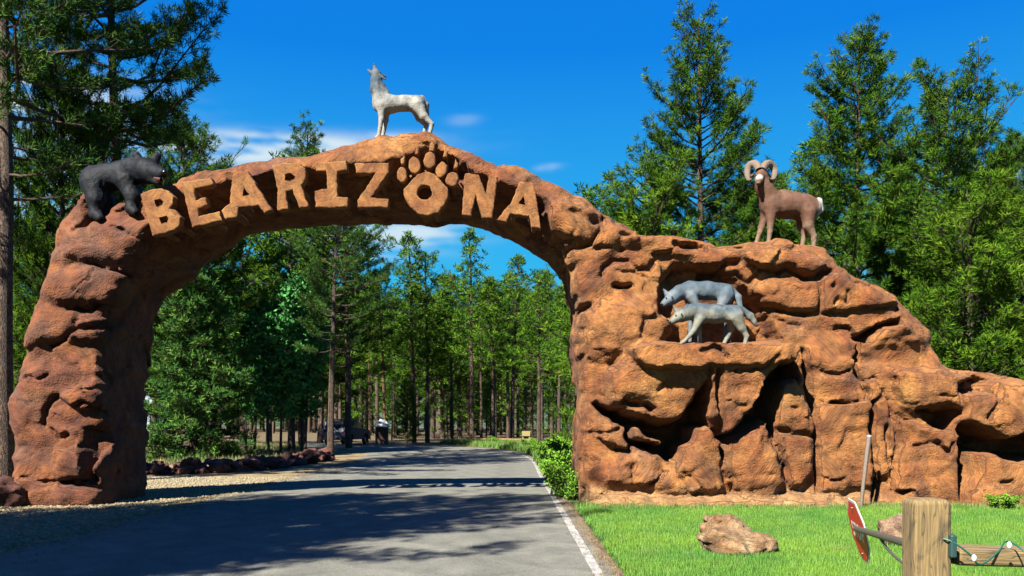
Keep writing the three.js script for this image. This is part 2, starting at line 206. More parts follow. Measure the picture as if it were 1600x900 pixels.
// layers: [polygon, height (m) toward the camera, edge softness, dome]  - later ones win
const c1 = (l) => from(0, 290, 3.46, l), c2 = (l) => from(0, 540, 3.46, l), c3 = (l) => from(840, 260, 4.5, l), c5 = (l) => from(880, 600, 4.5, l), c6 = (l) => from(1080, 520, 3.215, l), c8 = (l) => from(1300, 560, 3.46, l), cw = (l) => from(1120, 370, 4.7375, l);
const LAYERS = [
  [[[880, 380], [1000, 350], [1330, 380], [1420, 470], [1470, 560], [1700, 580], [1850, 860], [880, 860]], 0.12, 40],
  [[[228, 324], [300, 292], [420, 266], [520, 258], [600, 250], [640, 236], [690, 240], [740, 268], [800, 291], [856, 312], [872, 400], [700, 345], [400, 350], [262, 400]], -0.42, 9],
  [[[614, 258], [640, 236], [660, 226], [690, 230], [728, 256], [732, 330], [612, 330]], -0.5, 7],          // hollow behind the letters
  [c1([[350, 250], [480, 180], [800, 180], [850, 420], [450, 420], [300, 380]]), 0.16, 14, 0.08],
  [c1([[740, 420], [880, 355], [960, 400], [900, 470], [700, 470]]), 0.34, 7, 0.1],
  [c1([[230, 480], [480, 430], [850, 500], [780, 560], [560, 640], [300, 650], [210, 580]]), 0.18, 10, 0.08],
  [c1([[170, 650], [390, 670], [420, 700], [350, 820], [110, 900]]), 0.1, 7, 0.05],
  [c1([[420, 700], [620, 735], [640, 860], [360, 830]]), 0.2, 6, 0.08],
  [c2([[60, 150], [230, 60], [280, 270], [230, 440], [90, 430]]), 0.08, 8, 0.06],
  [c2([[290, 260], [500, 170], [640, 190], [600, 350], [380, 320]]), 0.2, 7, 0.08],
  [c2([[220, 430], [400, 440], [420, 560], [300, 560]]), 0.14, 6, 0.05],
  [c2([[250, 560], [420, 570], [440, 715], [290, 740]]), 0.24, 5, 0.06],
  [c2([[405, 450], [525, 430], [545, 500], [490, 600], [472, 735], [436, 722], [446, 640], [412, 560]]), -0.32, 6],
  [c2([[490, 610], [560, 550], [640, 545], [600, 760], [470, 740]]), 0.22, 6, 0.06],
  [c2([[40, 740], [300, 745], [640, 740], [660, 900], [20, 900]]), 0.22, 12, 0.06],
  [c2([[520, 60], [640, 90], [670, 140], [500, 160]]), 0.22, 7, 0.08],
  // right shoulder of the span and top of the cliff
  [c3([[60, 180], [300, 220], [480, 320], [380, 520], [220, 560], [60, 500]]), 0.2, 12, 0.1],
  [c3([[380, 360], [450, 300], [492, 318], [470, 370], [400, 385]]), -0.12, 6],
  [c3([[0, 570], [220, 560], [180, 640], [80, 730], [0, 640]]), 0.3, 8, 0.05],
  [c3([[490, 330], [740, 450], [820, 480], [500, 560], [380, 540]]), 0.26, 16, 0.1],
  [c3([[560, 470], [640, 445], [745, 462], [600, 505]]), 0.06, 6],
  [c3([[160, 720], [210, 670], [270, 680], [240, 740], [190, 860], [165, 820]]), -0.3, 7],
  [c3([[960, 520], [1200, 550], [1210, 600], [1040, 580]]), 0.02, 4],
  [c3([[850, 600], [1190, 640], [1200, 740], [980, 780], [870, 880], [880, 700]]), 0.0, 7],
  [cw([[0, 240], [90, 165], [210, 145], [190, 190], [90, 215], [60, 250]]), -0.12, 4],
  [cw([[130, 70], [430, 40], [780, 110], [890, 220], [740, 270], [540, 205], [480, 235], [260, 200]]), 0.34, 7, 0.1],
  [cw([[290, 350], [420, 270], [770, 330], [775, 545], [530, 530], [300, 470], [190, 460]]), 0.26, 5, 0.05],
  [cw([[785, 330], [900, 250], [1130, 340], [1320, 400], [1390, 505], [1100, 520], [970, 570], [790, 560]]), 0.28, 6, 0.06],
  [cw([[200, 470], [520, 535], [700, 550], [500, 545], [300, 520]]), -0.1, 4],
  [cw([[1050, 755], [1140, 720], [1220, 640], [1380, 595], [1395, 645], [1260, 670], [1180, 755], [1150, 800]]), -0.4, 5],
  [cw([[1180, 760], [1270, 665], [1420, 640], [1560, 740], [1560, 800], [1200, 800]]), 0.3, 8, 0.1],
  // niche of the two wolves, ledge, caves, boulders
  [[[1040, 430], [1060, 408], [1135, 412], [1185, 462], [1225, 530], [1040, 545], [1018, 512], [1034, 480]], -0.42, 6],
  [[[905, 480], [1000, 470], [1025, 478], [1060, 505], [1040, 540], [960, 560], [915, 560]], 0.34, 16, 0.1],
  [[[930, 632], [962, 640], [1000, 628], [1040, 560], [1245, 555], [1252, 600], [1215, 640], [1205, 680], [1130, 715], [1045, 720], [985, 690]], -0.95, 5],
  [[[1005, 536], [1060, 532], [1112, 538], [1112, 585], [1090, 628], [1068, 660], [1040, 668], [990, 650], [955, 630], [950, 580]], 0.62, 7, 0.14],
  [[[1112, 540], [1180, 540], [1236, 548], [1222, 572], [1200, 598], [1178, 640], [1150, 678], [1132, 682], [1112, 652], [1108, 600]], 0.74, 7, 0.14],
  [[[985, 545], [1040, 532], [1240, 535], [1256, 544], [1250, 566], [1200, 566], [1110, 572], [1010, 572]], 0.95, 4],
  [c5([[110, 330], [240, 200], [400, 270], [440, 290], [420, 310], [290, 350], [200, 350]]), 0.24, 6, 0.06],
  [c5([[200, 350], [420, 300], [465, 280], [450, 470], [330, 440]]), 0.32, 5, 0.04],
  [c5([[475, 290], [540, 290], [600, 370], [700, 390], [690, 450], [610, 420], [480, 395]]), 0.4, 5, 0.06],
  [c5([[300, 540], [470, 520], [500, 700], [260, 690]]), 0.3, 10, 0.06],
  [c5([[490, 520], [640, 500], [670, 650], [560, 720], [500, 700]]), 0.28, 8, 0.06],
  [c5([[640, 640], [820, 590], [900, 700], [860, 780], [660, 740]]), 0.34, 14, 0.1],
  [[[1085, 668], [1110, 665], [1128, 690], [1132, 740], [1142, 765], [1110, 772], [1080, 766], [1052, 735], [1062, 695], [1075, 690]], 0.42, 6, 0.22],
  [[[1130, 692], [1150, 682], [1198, 654], [1206, 690], [1218, 715], [1228, 755], [1210, 776], [1160, 776], [1140, 752], [1132, 725]], 0.46, 6, 0.26],
  [c6([[480, 230], [550, 215], [590, 320], [605, 510], [440, 490], [410, 480], [440, 290]]), 0.36, 6, 0.1],
  [c6([[415, 505], [600, 525], [610, 690], [550, 770], [490, 780], [460, 650]]), 0.32, 6, 0.1],
  [c6([[560, 60], [836, 40], [836, 350], [640, 345], [600, 200]]), 0.2, 8, 0.06],
  [c6([[630, 360], [910, 350], [920, 600], [910, 780], [640, 800], [632, 500]]), 0.26, 5, 0.05],
  [c8([[195, 115], [240, 110], [285, 190], [215, 235], [185, 180]]), 0.26, 5, 0.05],
  [c8([[220, 245], [295, 195], [330, 320], [345, 430], [300, 620], [250, 640]]), 0.22, 5, 0.05],
  [c8([[345, 300], [440, 350], [640, 400], [710, 420], [690, 600], [690, 770], [420, 760], [330, 680], [350, 500]]), 0.3, 6, 0.06],
  [c8([[330, 60], [640, 60], [860, 100], [700, 130], [720, 330], [640, 260], [470, 280], [400, 240]]), 0.4, 10, 0.1],
  [c8([[470, 278], [560, 272], [700, 290], [690, 320], [640, 400], [590, 370]]), -0.5, 5],
  [c8([[708, 345], [760, 330], [1300, 360], [1300, 560], [1040, 545], [960, 545], [810, 510], [770, 640], [720, 715], [690, 790], [690, 600], [700, 420]]), -1.1, 4],
  [c8([[740, 190], [860, 130], [1100, 100], [1400, 180], [1400, 420], [1100, 400], [950, 452], [830, 395], [725, 335]]), 0.48, 7, 0.14],
  [c8([[705, 150], [840, 95], [876, 125], [850, 180], [720, 185]]), -0.3, 4],
  [c8([[800, 520], [880, 505], [960, 545], [1300, 540], [1300, 860], [690, 860], [728, 765], [785, 650]]), 0.4, 7, 0.14],
  [[[880, 772], [960, 778], [1060, 786], [1130, 776], [1240, 778], [1320, 784], [1330, 800], [1310, 860], [870, 860]], 0.62, 9, 0.05],
  [[[1320, 788], [1500, 786], [1800, 790], [1800, 860], [1320, 860]], 0.42, 14],
];
const CRACKS = [
  [c1([[345, 660], [430, 670], [510, 640], [590, 640]]), 3.5, 0.16], [c1([[250, 860], [350, 820], [390, 770], [500, 760], [560, 720], [630, 740]]), 4, 0.2], [c1([[390, 575], [430, 540], [480, 510], [490, 450]]), 3, 0.12],
  [c1([[450, 400], [520, 440], [700, 480], [850, 490]]), 4, 0.16], [c1([[580, 210], [680, 260], [760, 300]]), 2.6, 0.12], [c1([[380, 230], [440, 170], [480, 140]]), 5, 0.22],
  [c2([[115, 165], [185, 185], [225, 145]]), 3, 0.15], [c2([[205, 440], [215, 370], [250, 290], [285, 260]]), 3, 0.12], [c2([[235, 460], [290, 510], [330, 490]]), 4, 0.16], [c2([[380, 320], [450, 300], [510, 350], [600, 360]]), 4, 0.18],
  [c2([[75, 715], [180, 740], [290, 742], [430, 722]]), 3, 0.14], [c2([[500, 160], [600, 190], [650, 250]]), 5, 0.18], [c2([[430, 230], [520, 220], [610, 270]]), 4, 0.15], [c2([[340, 745], [480, 765], [560, 755]]), 3, 0.12],
  [c3([[480, 325], [440, 430], [380, 520], [220, 560], [160, 640]]), 4, 0.2], [c3([[60, 490], [160, 480], [300, 520]]), 4, 0.14], [c3([[200, 290], [300, 340], [380, 350]]), 8, 0.1], [c3([[460, 760], [470, 690], [540, 650], [660, 640], [720, 710], [800, 690], [860, 620], [830, 590], [960, 575]]), 3, 0.14], [c3([[970, 520], [1060, 545], [1200, 565], [1200, 595], [1060, 570]]), 4, 0.18], [c3([[1190, 725], [1290, 725], [1350, 660]]), 4, 0.18], [c3([[540, 825], [660, 830]]), 4, 0.16], [c3([[560, 720], [700, 735], [760, 760]]), 3, 0.1], [c3([[380, 560], [520, 550], [620, 570]]), 2.5, 0.07],
  [cw([[250, 200], [330, 220], [480, 243], [540, 210], [620, 250], [680, 285], [740, 275], [880, 240]]), 3.6, 0.2], [cw([[75, 255], [180, 265], [265, 330], [330, 250]]), 3, 0.14], [cw([[200, 468], [290, 485], [520, 537], [700, 548], [770, 557], [780, 350]]), 3, 0.16], [cw([[790, 567], [970, 577], [1100, 522], [1370, 512]]), 2.8, 0.15], [cw([[410, 550], [400, 640], [340, 750]]), 2.6, 0.12], [cw([[430, 600], [560, 640], [640, 650]]), 3, 0.1], [cw([[870, 500], [900, 460], [960, 500], [980, 400]]), 2.5, 0.1], [cw([[880, 250], [890, 340], [860, 370]]), 3, 0.12], [cw([[900, 670], [1010, 690], [1050, 760], [1045, 900]]), 4, 0.2],
  [c6([[565, 80], [590, 200], [602, 330], [620, 480], [626, 800]]), 4.2, 0.34], [c6([[660, 345], [740, 357], [836, 355]]), 3, 0.16], [c6([[440, 495], [520, 500], [605, 522]]), 2.6, 0.13], [c6([[408, 500], [450, 630], [470, 720], [490, 790]]), 3, 0.2], [c6([[160, 530], [160, 640], [200, 720], [205, 800]]), 3, 0.2], [c6([[640, 720], [715, 750], [760, 730]]), 2.6, 0.12], [c6([[660, 190], [730, 210], [800, 190]]), 3, 0.13], [c6([[480, 382], [510, 384]]), 3, 0.1], [c6([[530, 420], [560, 424]]), 3, 0.1],
  [c8([[210, 240], [220, 420], [240, 650], [215, 780]]), 4.5, 0.34], [c8([[180, 130], [240, 108], [290, 190], [322, 270], [350, 380], [345, 470], [312, 600], [320, 700]]), 2.8, 0.16], [c8([[290, 190], [215, 237]]), 3, 0.16], [c8([[300, 370], [300, 590]]), 3, 0.16], [c8([[0, 240], [90, 248], [170, 222]]), 3, 0.15], [c8([[340, 290], [430, 345]]), 2.6, 0.12], [c8([[380, 240], [440, 250]]), 3, 0.12], [c8([[420, 470], [550, 460], [620, 520], [640, 460]]), 4, 0.14], [c8([[250, 665], [290, 660]]), 5, 0.2], [c8([[320, 720], [400, 725]]), 4, 0.25], [c8([[550, 200], [630, 210]]), 3, 0.1], [c8([[870, 150], [850, 230], [790, 320]]), 4, 0.2], [c8([[870, 660], [920, 650]]), 3, 0.12], [c8([[120, 0], [140, 90], [185, 200]]), 4, 0.2],
  [from(880, 440, 4.5, [[370, 15], [480, 20]]), 3, 0.15], [from(880, 440, 4.5, [[100, 320], [150, 330]]), 4, 0.16], [from(880, 440, 4.5, [[130, 180], [190, 160]]), 6, 0.2], [from(880, 440, 4.5, [[80, 180], [110, 100]]), 5, 0.14], [from(880, 440, 4.5, [[640, 770], [690, 710]]), 3, 0.14], [from(880, 440, 4.5, [[420, 850], [560, 870], [600, 900]]), 5, 0.25], [from(880, 440, 4.5, [[470, 590], [550, 620]]), 3, 0.1], [from(880, 440, 4.5, [[550, 400], [560, 260], [640, 260]]), 5, 0.12], [from(880, 440, 4.5, [[270, 480], [360, 600]]), 4, 0.1],
  [c5([[235, 140], [290, 200], [380, 250], [440, 285]]), 5, 0.28], [c5([[200, 348], [290, 350], [420, 305]]), 3, 0.16], [c5([[462, 285], [455, 460], [370, 455]]), 3.4, 0.2], [c5([[480, 400], [610, 435]]), 3, 0.18], [c5([[540, 725], [650, 670], [700, 610]]), 3, 0.15], [c5([[250, 695], [290, 650]]), 3, 0.1], [c5([[490, 560], [485, 700]]), 3, 0.08], [c5([[300, 430], [350, 430]]), 3, 0.1], [c5([[820, 600], [900, 680], [990, 740]]), 4, 0.12], [c5([[640, 470], [700, 440]]), 5, 0.2],
  [from(1080, 520, 3.215, [[106, 185], [100, 330], [130, 480]]), 5, 0.35], [from(1080, 520, 3.215, [[180, 200], [300, 190], [380, 130]]), 4, 0.14], [from(1080, 520, 3.215, [[0, 110], [90, 100], [130, 130]]), 5, 0.25], [from(1080, 520, 3.215, [[110, 330], [180, 370], [230, 370]]), 3, 0.1],
];
const RX0 = -160, RY0 = 170, RS = 2, RW = 1015, RH = 340;       // raster of the front relief
const relief = new Float32Array(RW * RH), outline = new Float32Array(RW * RH), slope = new Float32Array(RW * RH).fill(1);
{
  for (let j = 0; j < RH; j++) for (let i = 0; i < RW; i++) {
    const x0 = RX0 + i * RS, y0 = RY0 + j * RS, x = x0 + 7 * fbm(x0 * 0.02, y0 * 0.02, 1.5, 3), y = y0 + 7 * fbm(x0 * 0.02, y0 * 0.02, 8.5, 3);
    outline[j * RW + i] = sdPoly(x0 + 8 * fbm(x0 * 0.018, y0 * 0.018, 4, 3), y0 + 8 * fbm(x0 * 0.018, y0 * 0.018, 6, 3), OUT) / U;
    relief[j * RW + i] = 0.1 * fbm(x * 0.006, y * 0.008, 3, 3);
  }
  const box = (pts, m) => { const xs = pts.map((p) => p[0]), ys = pts.map((p) => p[1]); return [Math.max(0, Math.floor((Math.min(...xs) - m - RX0) / RS)), Math.min(RW - 1, Math.ceil((Math.max(...xs) + m - RX0) / RS)), Math.max(0, Math.floor((Math.min(...ys) - m - RY0) / RS)), Math.min(RH - 1, Math.ceil((Math.max(...ys) + m - RY0) / RS))]; };
  const warp = (i, j) => { const x0 = RX0 + i * RS, y0 = RY0 + j * RS; return [x0 + 7 * fbm(x0 * 0.02, y0 * 0.02, 1.5, 3) + 3 * noise(x0 * 0.09, y0 * 0.09, 3), y0 + 7 * fbm(x0 * 0.02, y0 * 0.02, 8.5, 3) + 3 * noise(x0 * 0.09, y0 * 0.09, 9)]; };
  for (const [pts0, h, s, dome] of LAYERS) {
    const pts = atDepth(pts0, h < 0 ? 0.3 : h), [i0, i1, j0, j1] = box(pts, s + 12);
    for (let j = j0; j <= j1; j++) for (let i = i0; i <= i1; i++) {
      const [x, y] = warp(i, j), d = sdPoly(x, y, pts); if (d > s) continue;
      const m = sstep(s, -s, d), o = j * RW + i, hh = h + (dome ? dome * (1 - Math.exp(Math.min(d, 0) / 16)) - dome * 0.5 : 0) + 0.05 * fbm(x * 0.015, y * 0.02, h * 9, 2);
      relief[o] = lerp(relief[o], hh, m);
    }
  }
  for (const [pts0, w0, d0] of CRACKS) {
    const w = Math.max(w0 * 0.7, 2.1), dep = d0 * 1.15, pts = atDepth(pts0, 0.2), [i0, i1, j0, j1] = box(pts, w * 3 + 10);
    for (let j = j0; j <= j1; j++) for (let i = i0; i <= i1; i++) {
      const [x, y] = warp(i, j), d = dLine(x, y, pts); if (d > w * 3) continue;
      relief[j * RW + i] -= dep * Math.exp(-(d * d) / (w * w)) * (0.8 + 0.5 * noise(x * 0.05, y * 0.05, 2));
    }
  }
  const under = inner.slice(7, 21);
  for (let j = 0; j < RH; j++) for (let i = 0; i < RW; i++) { const x = RX0 + i * RS, y = RY0 + j * RS; if (x < 180 || x > 920 || y > 470) continue; const d = dLine(x, y, under), m = sstep(195, 260, x) * sstep(905, 860, x); relief[j * RW + i] -= 1.1 * Math.pow(clamp(1 - d / 52), 1.6) * m; }
  for (let j = 1; j < RH - 1; j++) for (let i = 1; i < RW - 1; i++) { const o = j * RW + i, gx = (relief[o + 1] - relief[o - 1]) / (2 * RS / U), gy = (relief[o + RW] - relief[o - RW]) / (2 * RS / U); slope[o] = Math.sqrt(1 + gx * gx + gy * gy); }
}
const bil = (a, px, py) => { const x = clamp((px - RX0) / RS, 0, RW - 1.001), y = clamp((py - RY0) / RS, 0, RH - 1.001), i = Math.floor(x), j = Math.floor(y), u = x - i, v = y - j, o = j * RW + i; return lerp(lerp(a[o], a[o + 1], u), lerp(a[o + RW], a[o + RW + 1], u), v); };
function rockField(X, Y, Z) {
  const px = 800 + X * U, py = HORIZON - (Y - EYE) * U, z = Z + D0;
  const so = bil(outline, px, py);
  if (so > 0.5) return so;
  const cliff = sstep(900, 1000, px), back = lerp(2.1, 2.9, cliff) + 0.25 * noise(X * 0.5, Y * 0.5, 3);
  const lean = 0.05 * (Y - 3) * sstep(880, 960, px);         // the cliff leans back a little
  const front = (z - bil(relief, px, py) + lean) / Math.min(bil(slope, px, py), 2.5);
  const kk = lerp(0.28, 0.5, sstep(150, 420, px));
  const f = smax(smax(front, -z - back, 0.5), so, px > 120 ? kk : 0.5);
  if (Math.abs(f) > 0.32) return f;
  const w = fbm(X * 0.7, Y * 0.7, Z * 0.7, 3), [a, b, ha, hb] = worley(X * 0.95 + w * 1.1, Y * 1.35 + w * 0.8, Z * 0.95 - w);
  const ed = b - a, blk = lerp((ha + hb) / 2, ha, sstep(0, 0.1, ed)) - 0.5, tilt = 0.5 - a;
  const big = fbm(X * 0.8, Y * 1.1, Z * 0.8, 3) * 0.06 + blk * 0.08 + tilt * 0.015 - Math.pow(clamp(1 - ed * 18), 2) * 0.03 * clamp(0.2 + 3 * noise(X * 0.6 + 3, Y * 0.6, 5));
  const [a2, b2, h2, k2] = worley(X * 2.3 + w * 1.6 + 40, Y * 3.1 + w, Z * 2.3), chip = (lerp((h2 + k2) / 2, h2, sstep(0, 0.12, b2 - a2)) - 0.5) * 0.035;
  const s = Y * 2.6 + 0.9 * fbm(X * 0.5, Y * 0.3, Z * 0.5, 2) + X * 0.12, fr = s - Math.floor(s), ledge = (fr < 0.86 ? fr / 0.86 : (1 - fr) / 0.14) - 0.5;
  const lm = clamp(0.5 + 2.2 * noise(X * 0.45 + 9, Y * 0.8, Z * 0.4));
  const r2 = Math.abs(noise(X * 1.7 + 4, Y * 2.4, Z * 1.7));
  const fine = fbm(X * 3.6, Y * 5, Z * 3.6, 4) * 0.032 - Math.pow(clamp(1 - r2 * 12), 2) * 0.03 * clamp(0.3 + 2 * noise(X * 0.9, Y * 0.9, 7));
  return f - (big + chip + ledge * 0.028 * lm + fine);
}
const ROCKC = { orange: [0.235, 0.08, 0.011], tan: [0.32, 0.15, 0.032], red: [0.125, 0.032, 0.009], pale: [0.43, 0.28, 0.11], mauve: [0.165, 0.09, 0.052] };
function rockColour(X, Y, Z) {
  const n1 = fbm(X * 0.55, Y * 0.75, Z * 0.5 + 2, 4), n2 = fbm(X * 1.3 + 7, Y * 1.8, Z * 1.3, 4), n3 = fbm(X * 4 + 3, Y * 6, Z * 4, 3), n4 = fbm(X * 0.8 + 31, Y * 1.1, Z * 0.8, 4);
  let c = mix3(ROCKC.orange, ROCKC.tan, clamp(0.4 + n1 * 3.2 + n3 * 0.9));
  c = mix3(c, ROCKC.red, clamp(n2 * 3.4 - 0.15 + n3 * 0.9) * 0.85);
  c = mix3(c, ROCKC.mauve, clamp(n4 * 4 - 0.6) * 0.8);
  c = mix3(c, [0.37, 0.172, 0.034], sstep(0.2, 2.2, X) * clamp(0.4 + n2 * 1.6));
  c = mix3(c, ROCKC.pale, clamp(fbm(X * 2 + 50, Y * 2.6, Z * 2, 3) * 4 - 1.5) * 0.55);
  c = mix3(c, [0.1, 0.034, 0.014], clamp(fbm(X * 2.1 + 13, Y * 0.42, Z * 2.1, 4) * 5 - 1.1 + n3) * 0.55);
  const left = sstep(-5.5, -7.6, X); c = mix3(c, mix3(ROCKC.red, ROCKC.orange, clamp(0.3 + n2 * 2.6 + n3)), left * 0.8);
  if (left > 0.5) c = mix3(c, ROCKC.mauve, clamp(n4 * 3 - 0.3) * 0.55);
  
  if (X > 0.8 && Y < 0.5) c = mix3(c, ROCKC.pale, sstep(0.42, 0.2, Y + 0.3 * n2) * sstep(7.6, 6.6, X) * 0.75);
  return c;
}
const arch = thing('rock_archway', 'red rock entrance arch with carved letters spanning the road and joining a cliff', 'arch');
const LETTERS = [], lm = (ox, oy, s) => (l) => l.map(([x, y]) => [ox + x / s, oy + y / s]);
{
  const step = 0.039, min = [-10.4, -0.2, -D0 - 3.45], g = surfaceNets(min, [602, 205, 125], step, rockField, rockColour, 0.42);
  const regions = [
    ['boulder', [[1080, 664], [1112, 662], [1131, 690], [1134, 740], [1144, 768], [1110, 776], [1078, 770], [1048, 738], [1058, 695]], 0.42, 'rounded brown boulder between the cave and its larger neighbour'],
    ['boulder', [[1131, 690], [1150, 680], [1199, 652], [1208, 690], [1220, 715], [1231, 756], [1212, 779], [1158, 779], [1142, 760], [1134, 725]], 0.46, 'largest upright boulder under the wolf ledge'],
    ['boulder', c6([[478, 225], [552, 212], [592, 320], [608, 512], [440, 492], [408, 480], [438, 290]]), 0.36, 'tall narrow upper stone beside the long vertical crack'],
    ['boulder', c6([[412, 503], [604, 527], [616, 690], [552, 774], [488, 784], [456, 650]]), 0.32, 'lower stone beside the long vertical crack'],
    ['boulder', c8([[798, 518], [880, 502], [960, 542], [1300, 537], [1300, 800], [700, 800], [705, 770], [758, 660]]), 0.4, 'broad boulder below the dark hollow'],
    ['overhang', [[1005, 534], [1112, 536], [1112, 585], [1090, 630], [1068, 662], [1040, 670], [988, 652], [953, 632], [948, 580]], 0.62, 'grey brown overhanging block above the cave'],
    ['overhang', [[1112, 538], [1254, 540], [1250, 564], [1224, 574], [1202, 600], [1180, 642], [1150, 681], [1130, 684], [1110, 654]], 0.74, 'wedge shaped block hanging into the cave'],
    ['overhang', c8([[738, 190], [860, 130], [1100, 100], [1400, 180], [1400, 420], [1100, 402], [950, 456], [828, 398], [722, 338]]), 0.48, 'rounded overhang above the dark hollow'],
    ['base_ledge', [[876, 770], [960, 776], [1060, 784], [1130, 778], [1240, 781], [1325, 786], [1330, 850], [866, 850]], 0.62, 'pale low ledge along the foot of the cliff'],
  ].map(([n, p, h, l]) => [n, atDepth(p, h), l]);
  const P = g.attributes.position.array, I = g.index.array, owner = (x, y, z) => {
    const px = 800 + x * U, py = HORIZON - (y - EYE) * U;
    if (z > -D0 - 0.35) for (let r = 0; r < regions.length; r++) if (sdPoly(px, py, regions[r][1]) < 0) return r + 3;
    return px < 262 + 30 * noise(py * 0.03, 1, 1) && py > 300 ? 0 : px < 905 + 20 * noise(py * 0.04, 4, 1) && py < 470 ? 1 : 2;
  };
  const lists = Array.from({ length: regions.length + 3 }, () => []);
  for (let i = 0; i < I.length; i += 3) {
    const a = I[i] * 3, b = I[i + 1] * 3, c = I[i + 2] * 3; lists[owner((P[a] + P[b] + P[c]) / 3, (P[a + 1] + P[b + 1] + P[c + 1]) / 3, (P[a + 2] + P[b + 2] + P[c + 2]) / 3)].push(I[i], I[i + 1], I[i + 2]);
  }
  lists.forEach((list, r) => {
    const map = new Map(), ids = list.map((v) => { if (!map.has(v)) map.set(v, map.size); return map.get(v); }), q = new THREE.BufferGeometry();
    for (const [name, w] of [['position', 3], ['normal', 3], ['uv', 2], ['color', 3]]) { const src = g.attributes[name].array, d = new Float32Array(map.size * w); for (const [v, k] of map) for (let c = 0; c < w; c++) d[k * w + c] = src[v * w + c]; q.setAttribute(name, new THREE.BufferAttribute(d, w)); }
    q.setIndex(ids);
    const m = part(r < 3 ? ['pillar', 'arch_span', 'cliff'][r] : regions[r - 3][0], q, rocky, arch);
    m.userData.label = r < 3 ? ['dark red rock pillar left of the road', 'curved rock span carrying the letters', 'tan orange rock cliff right of the road'][r] : regions[r - 3][2];
  });
}
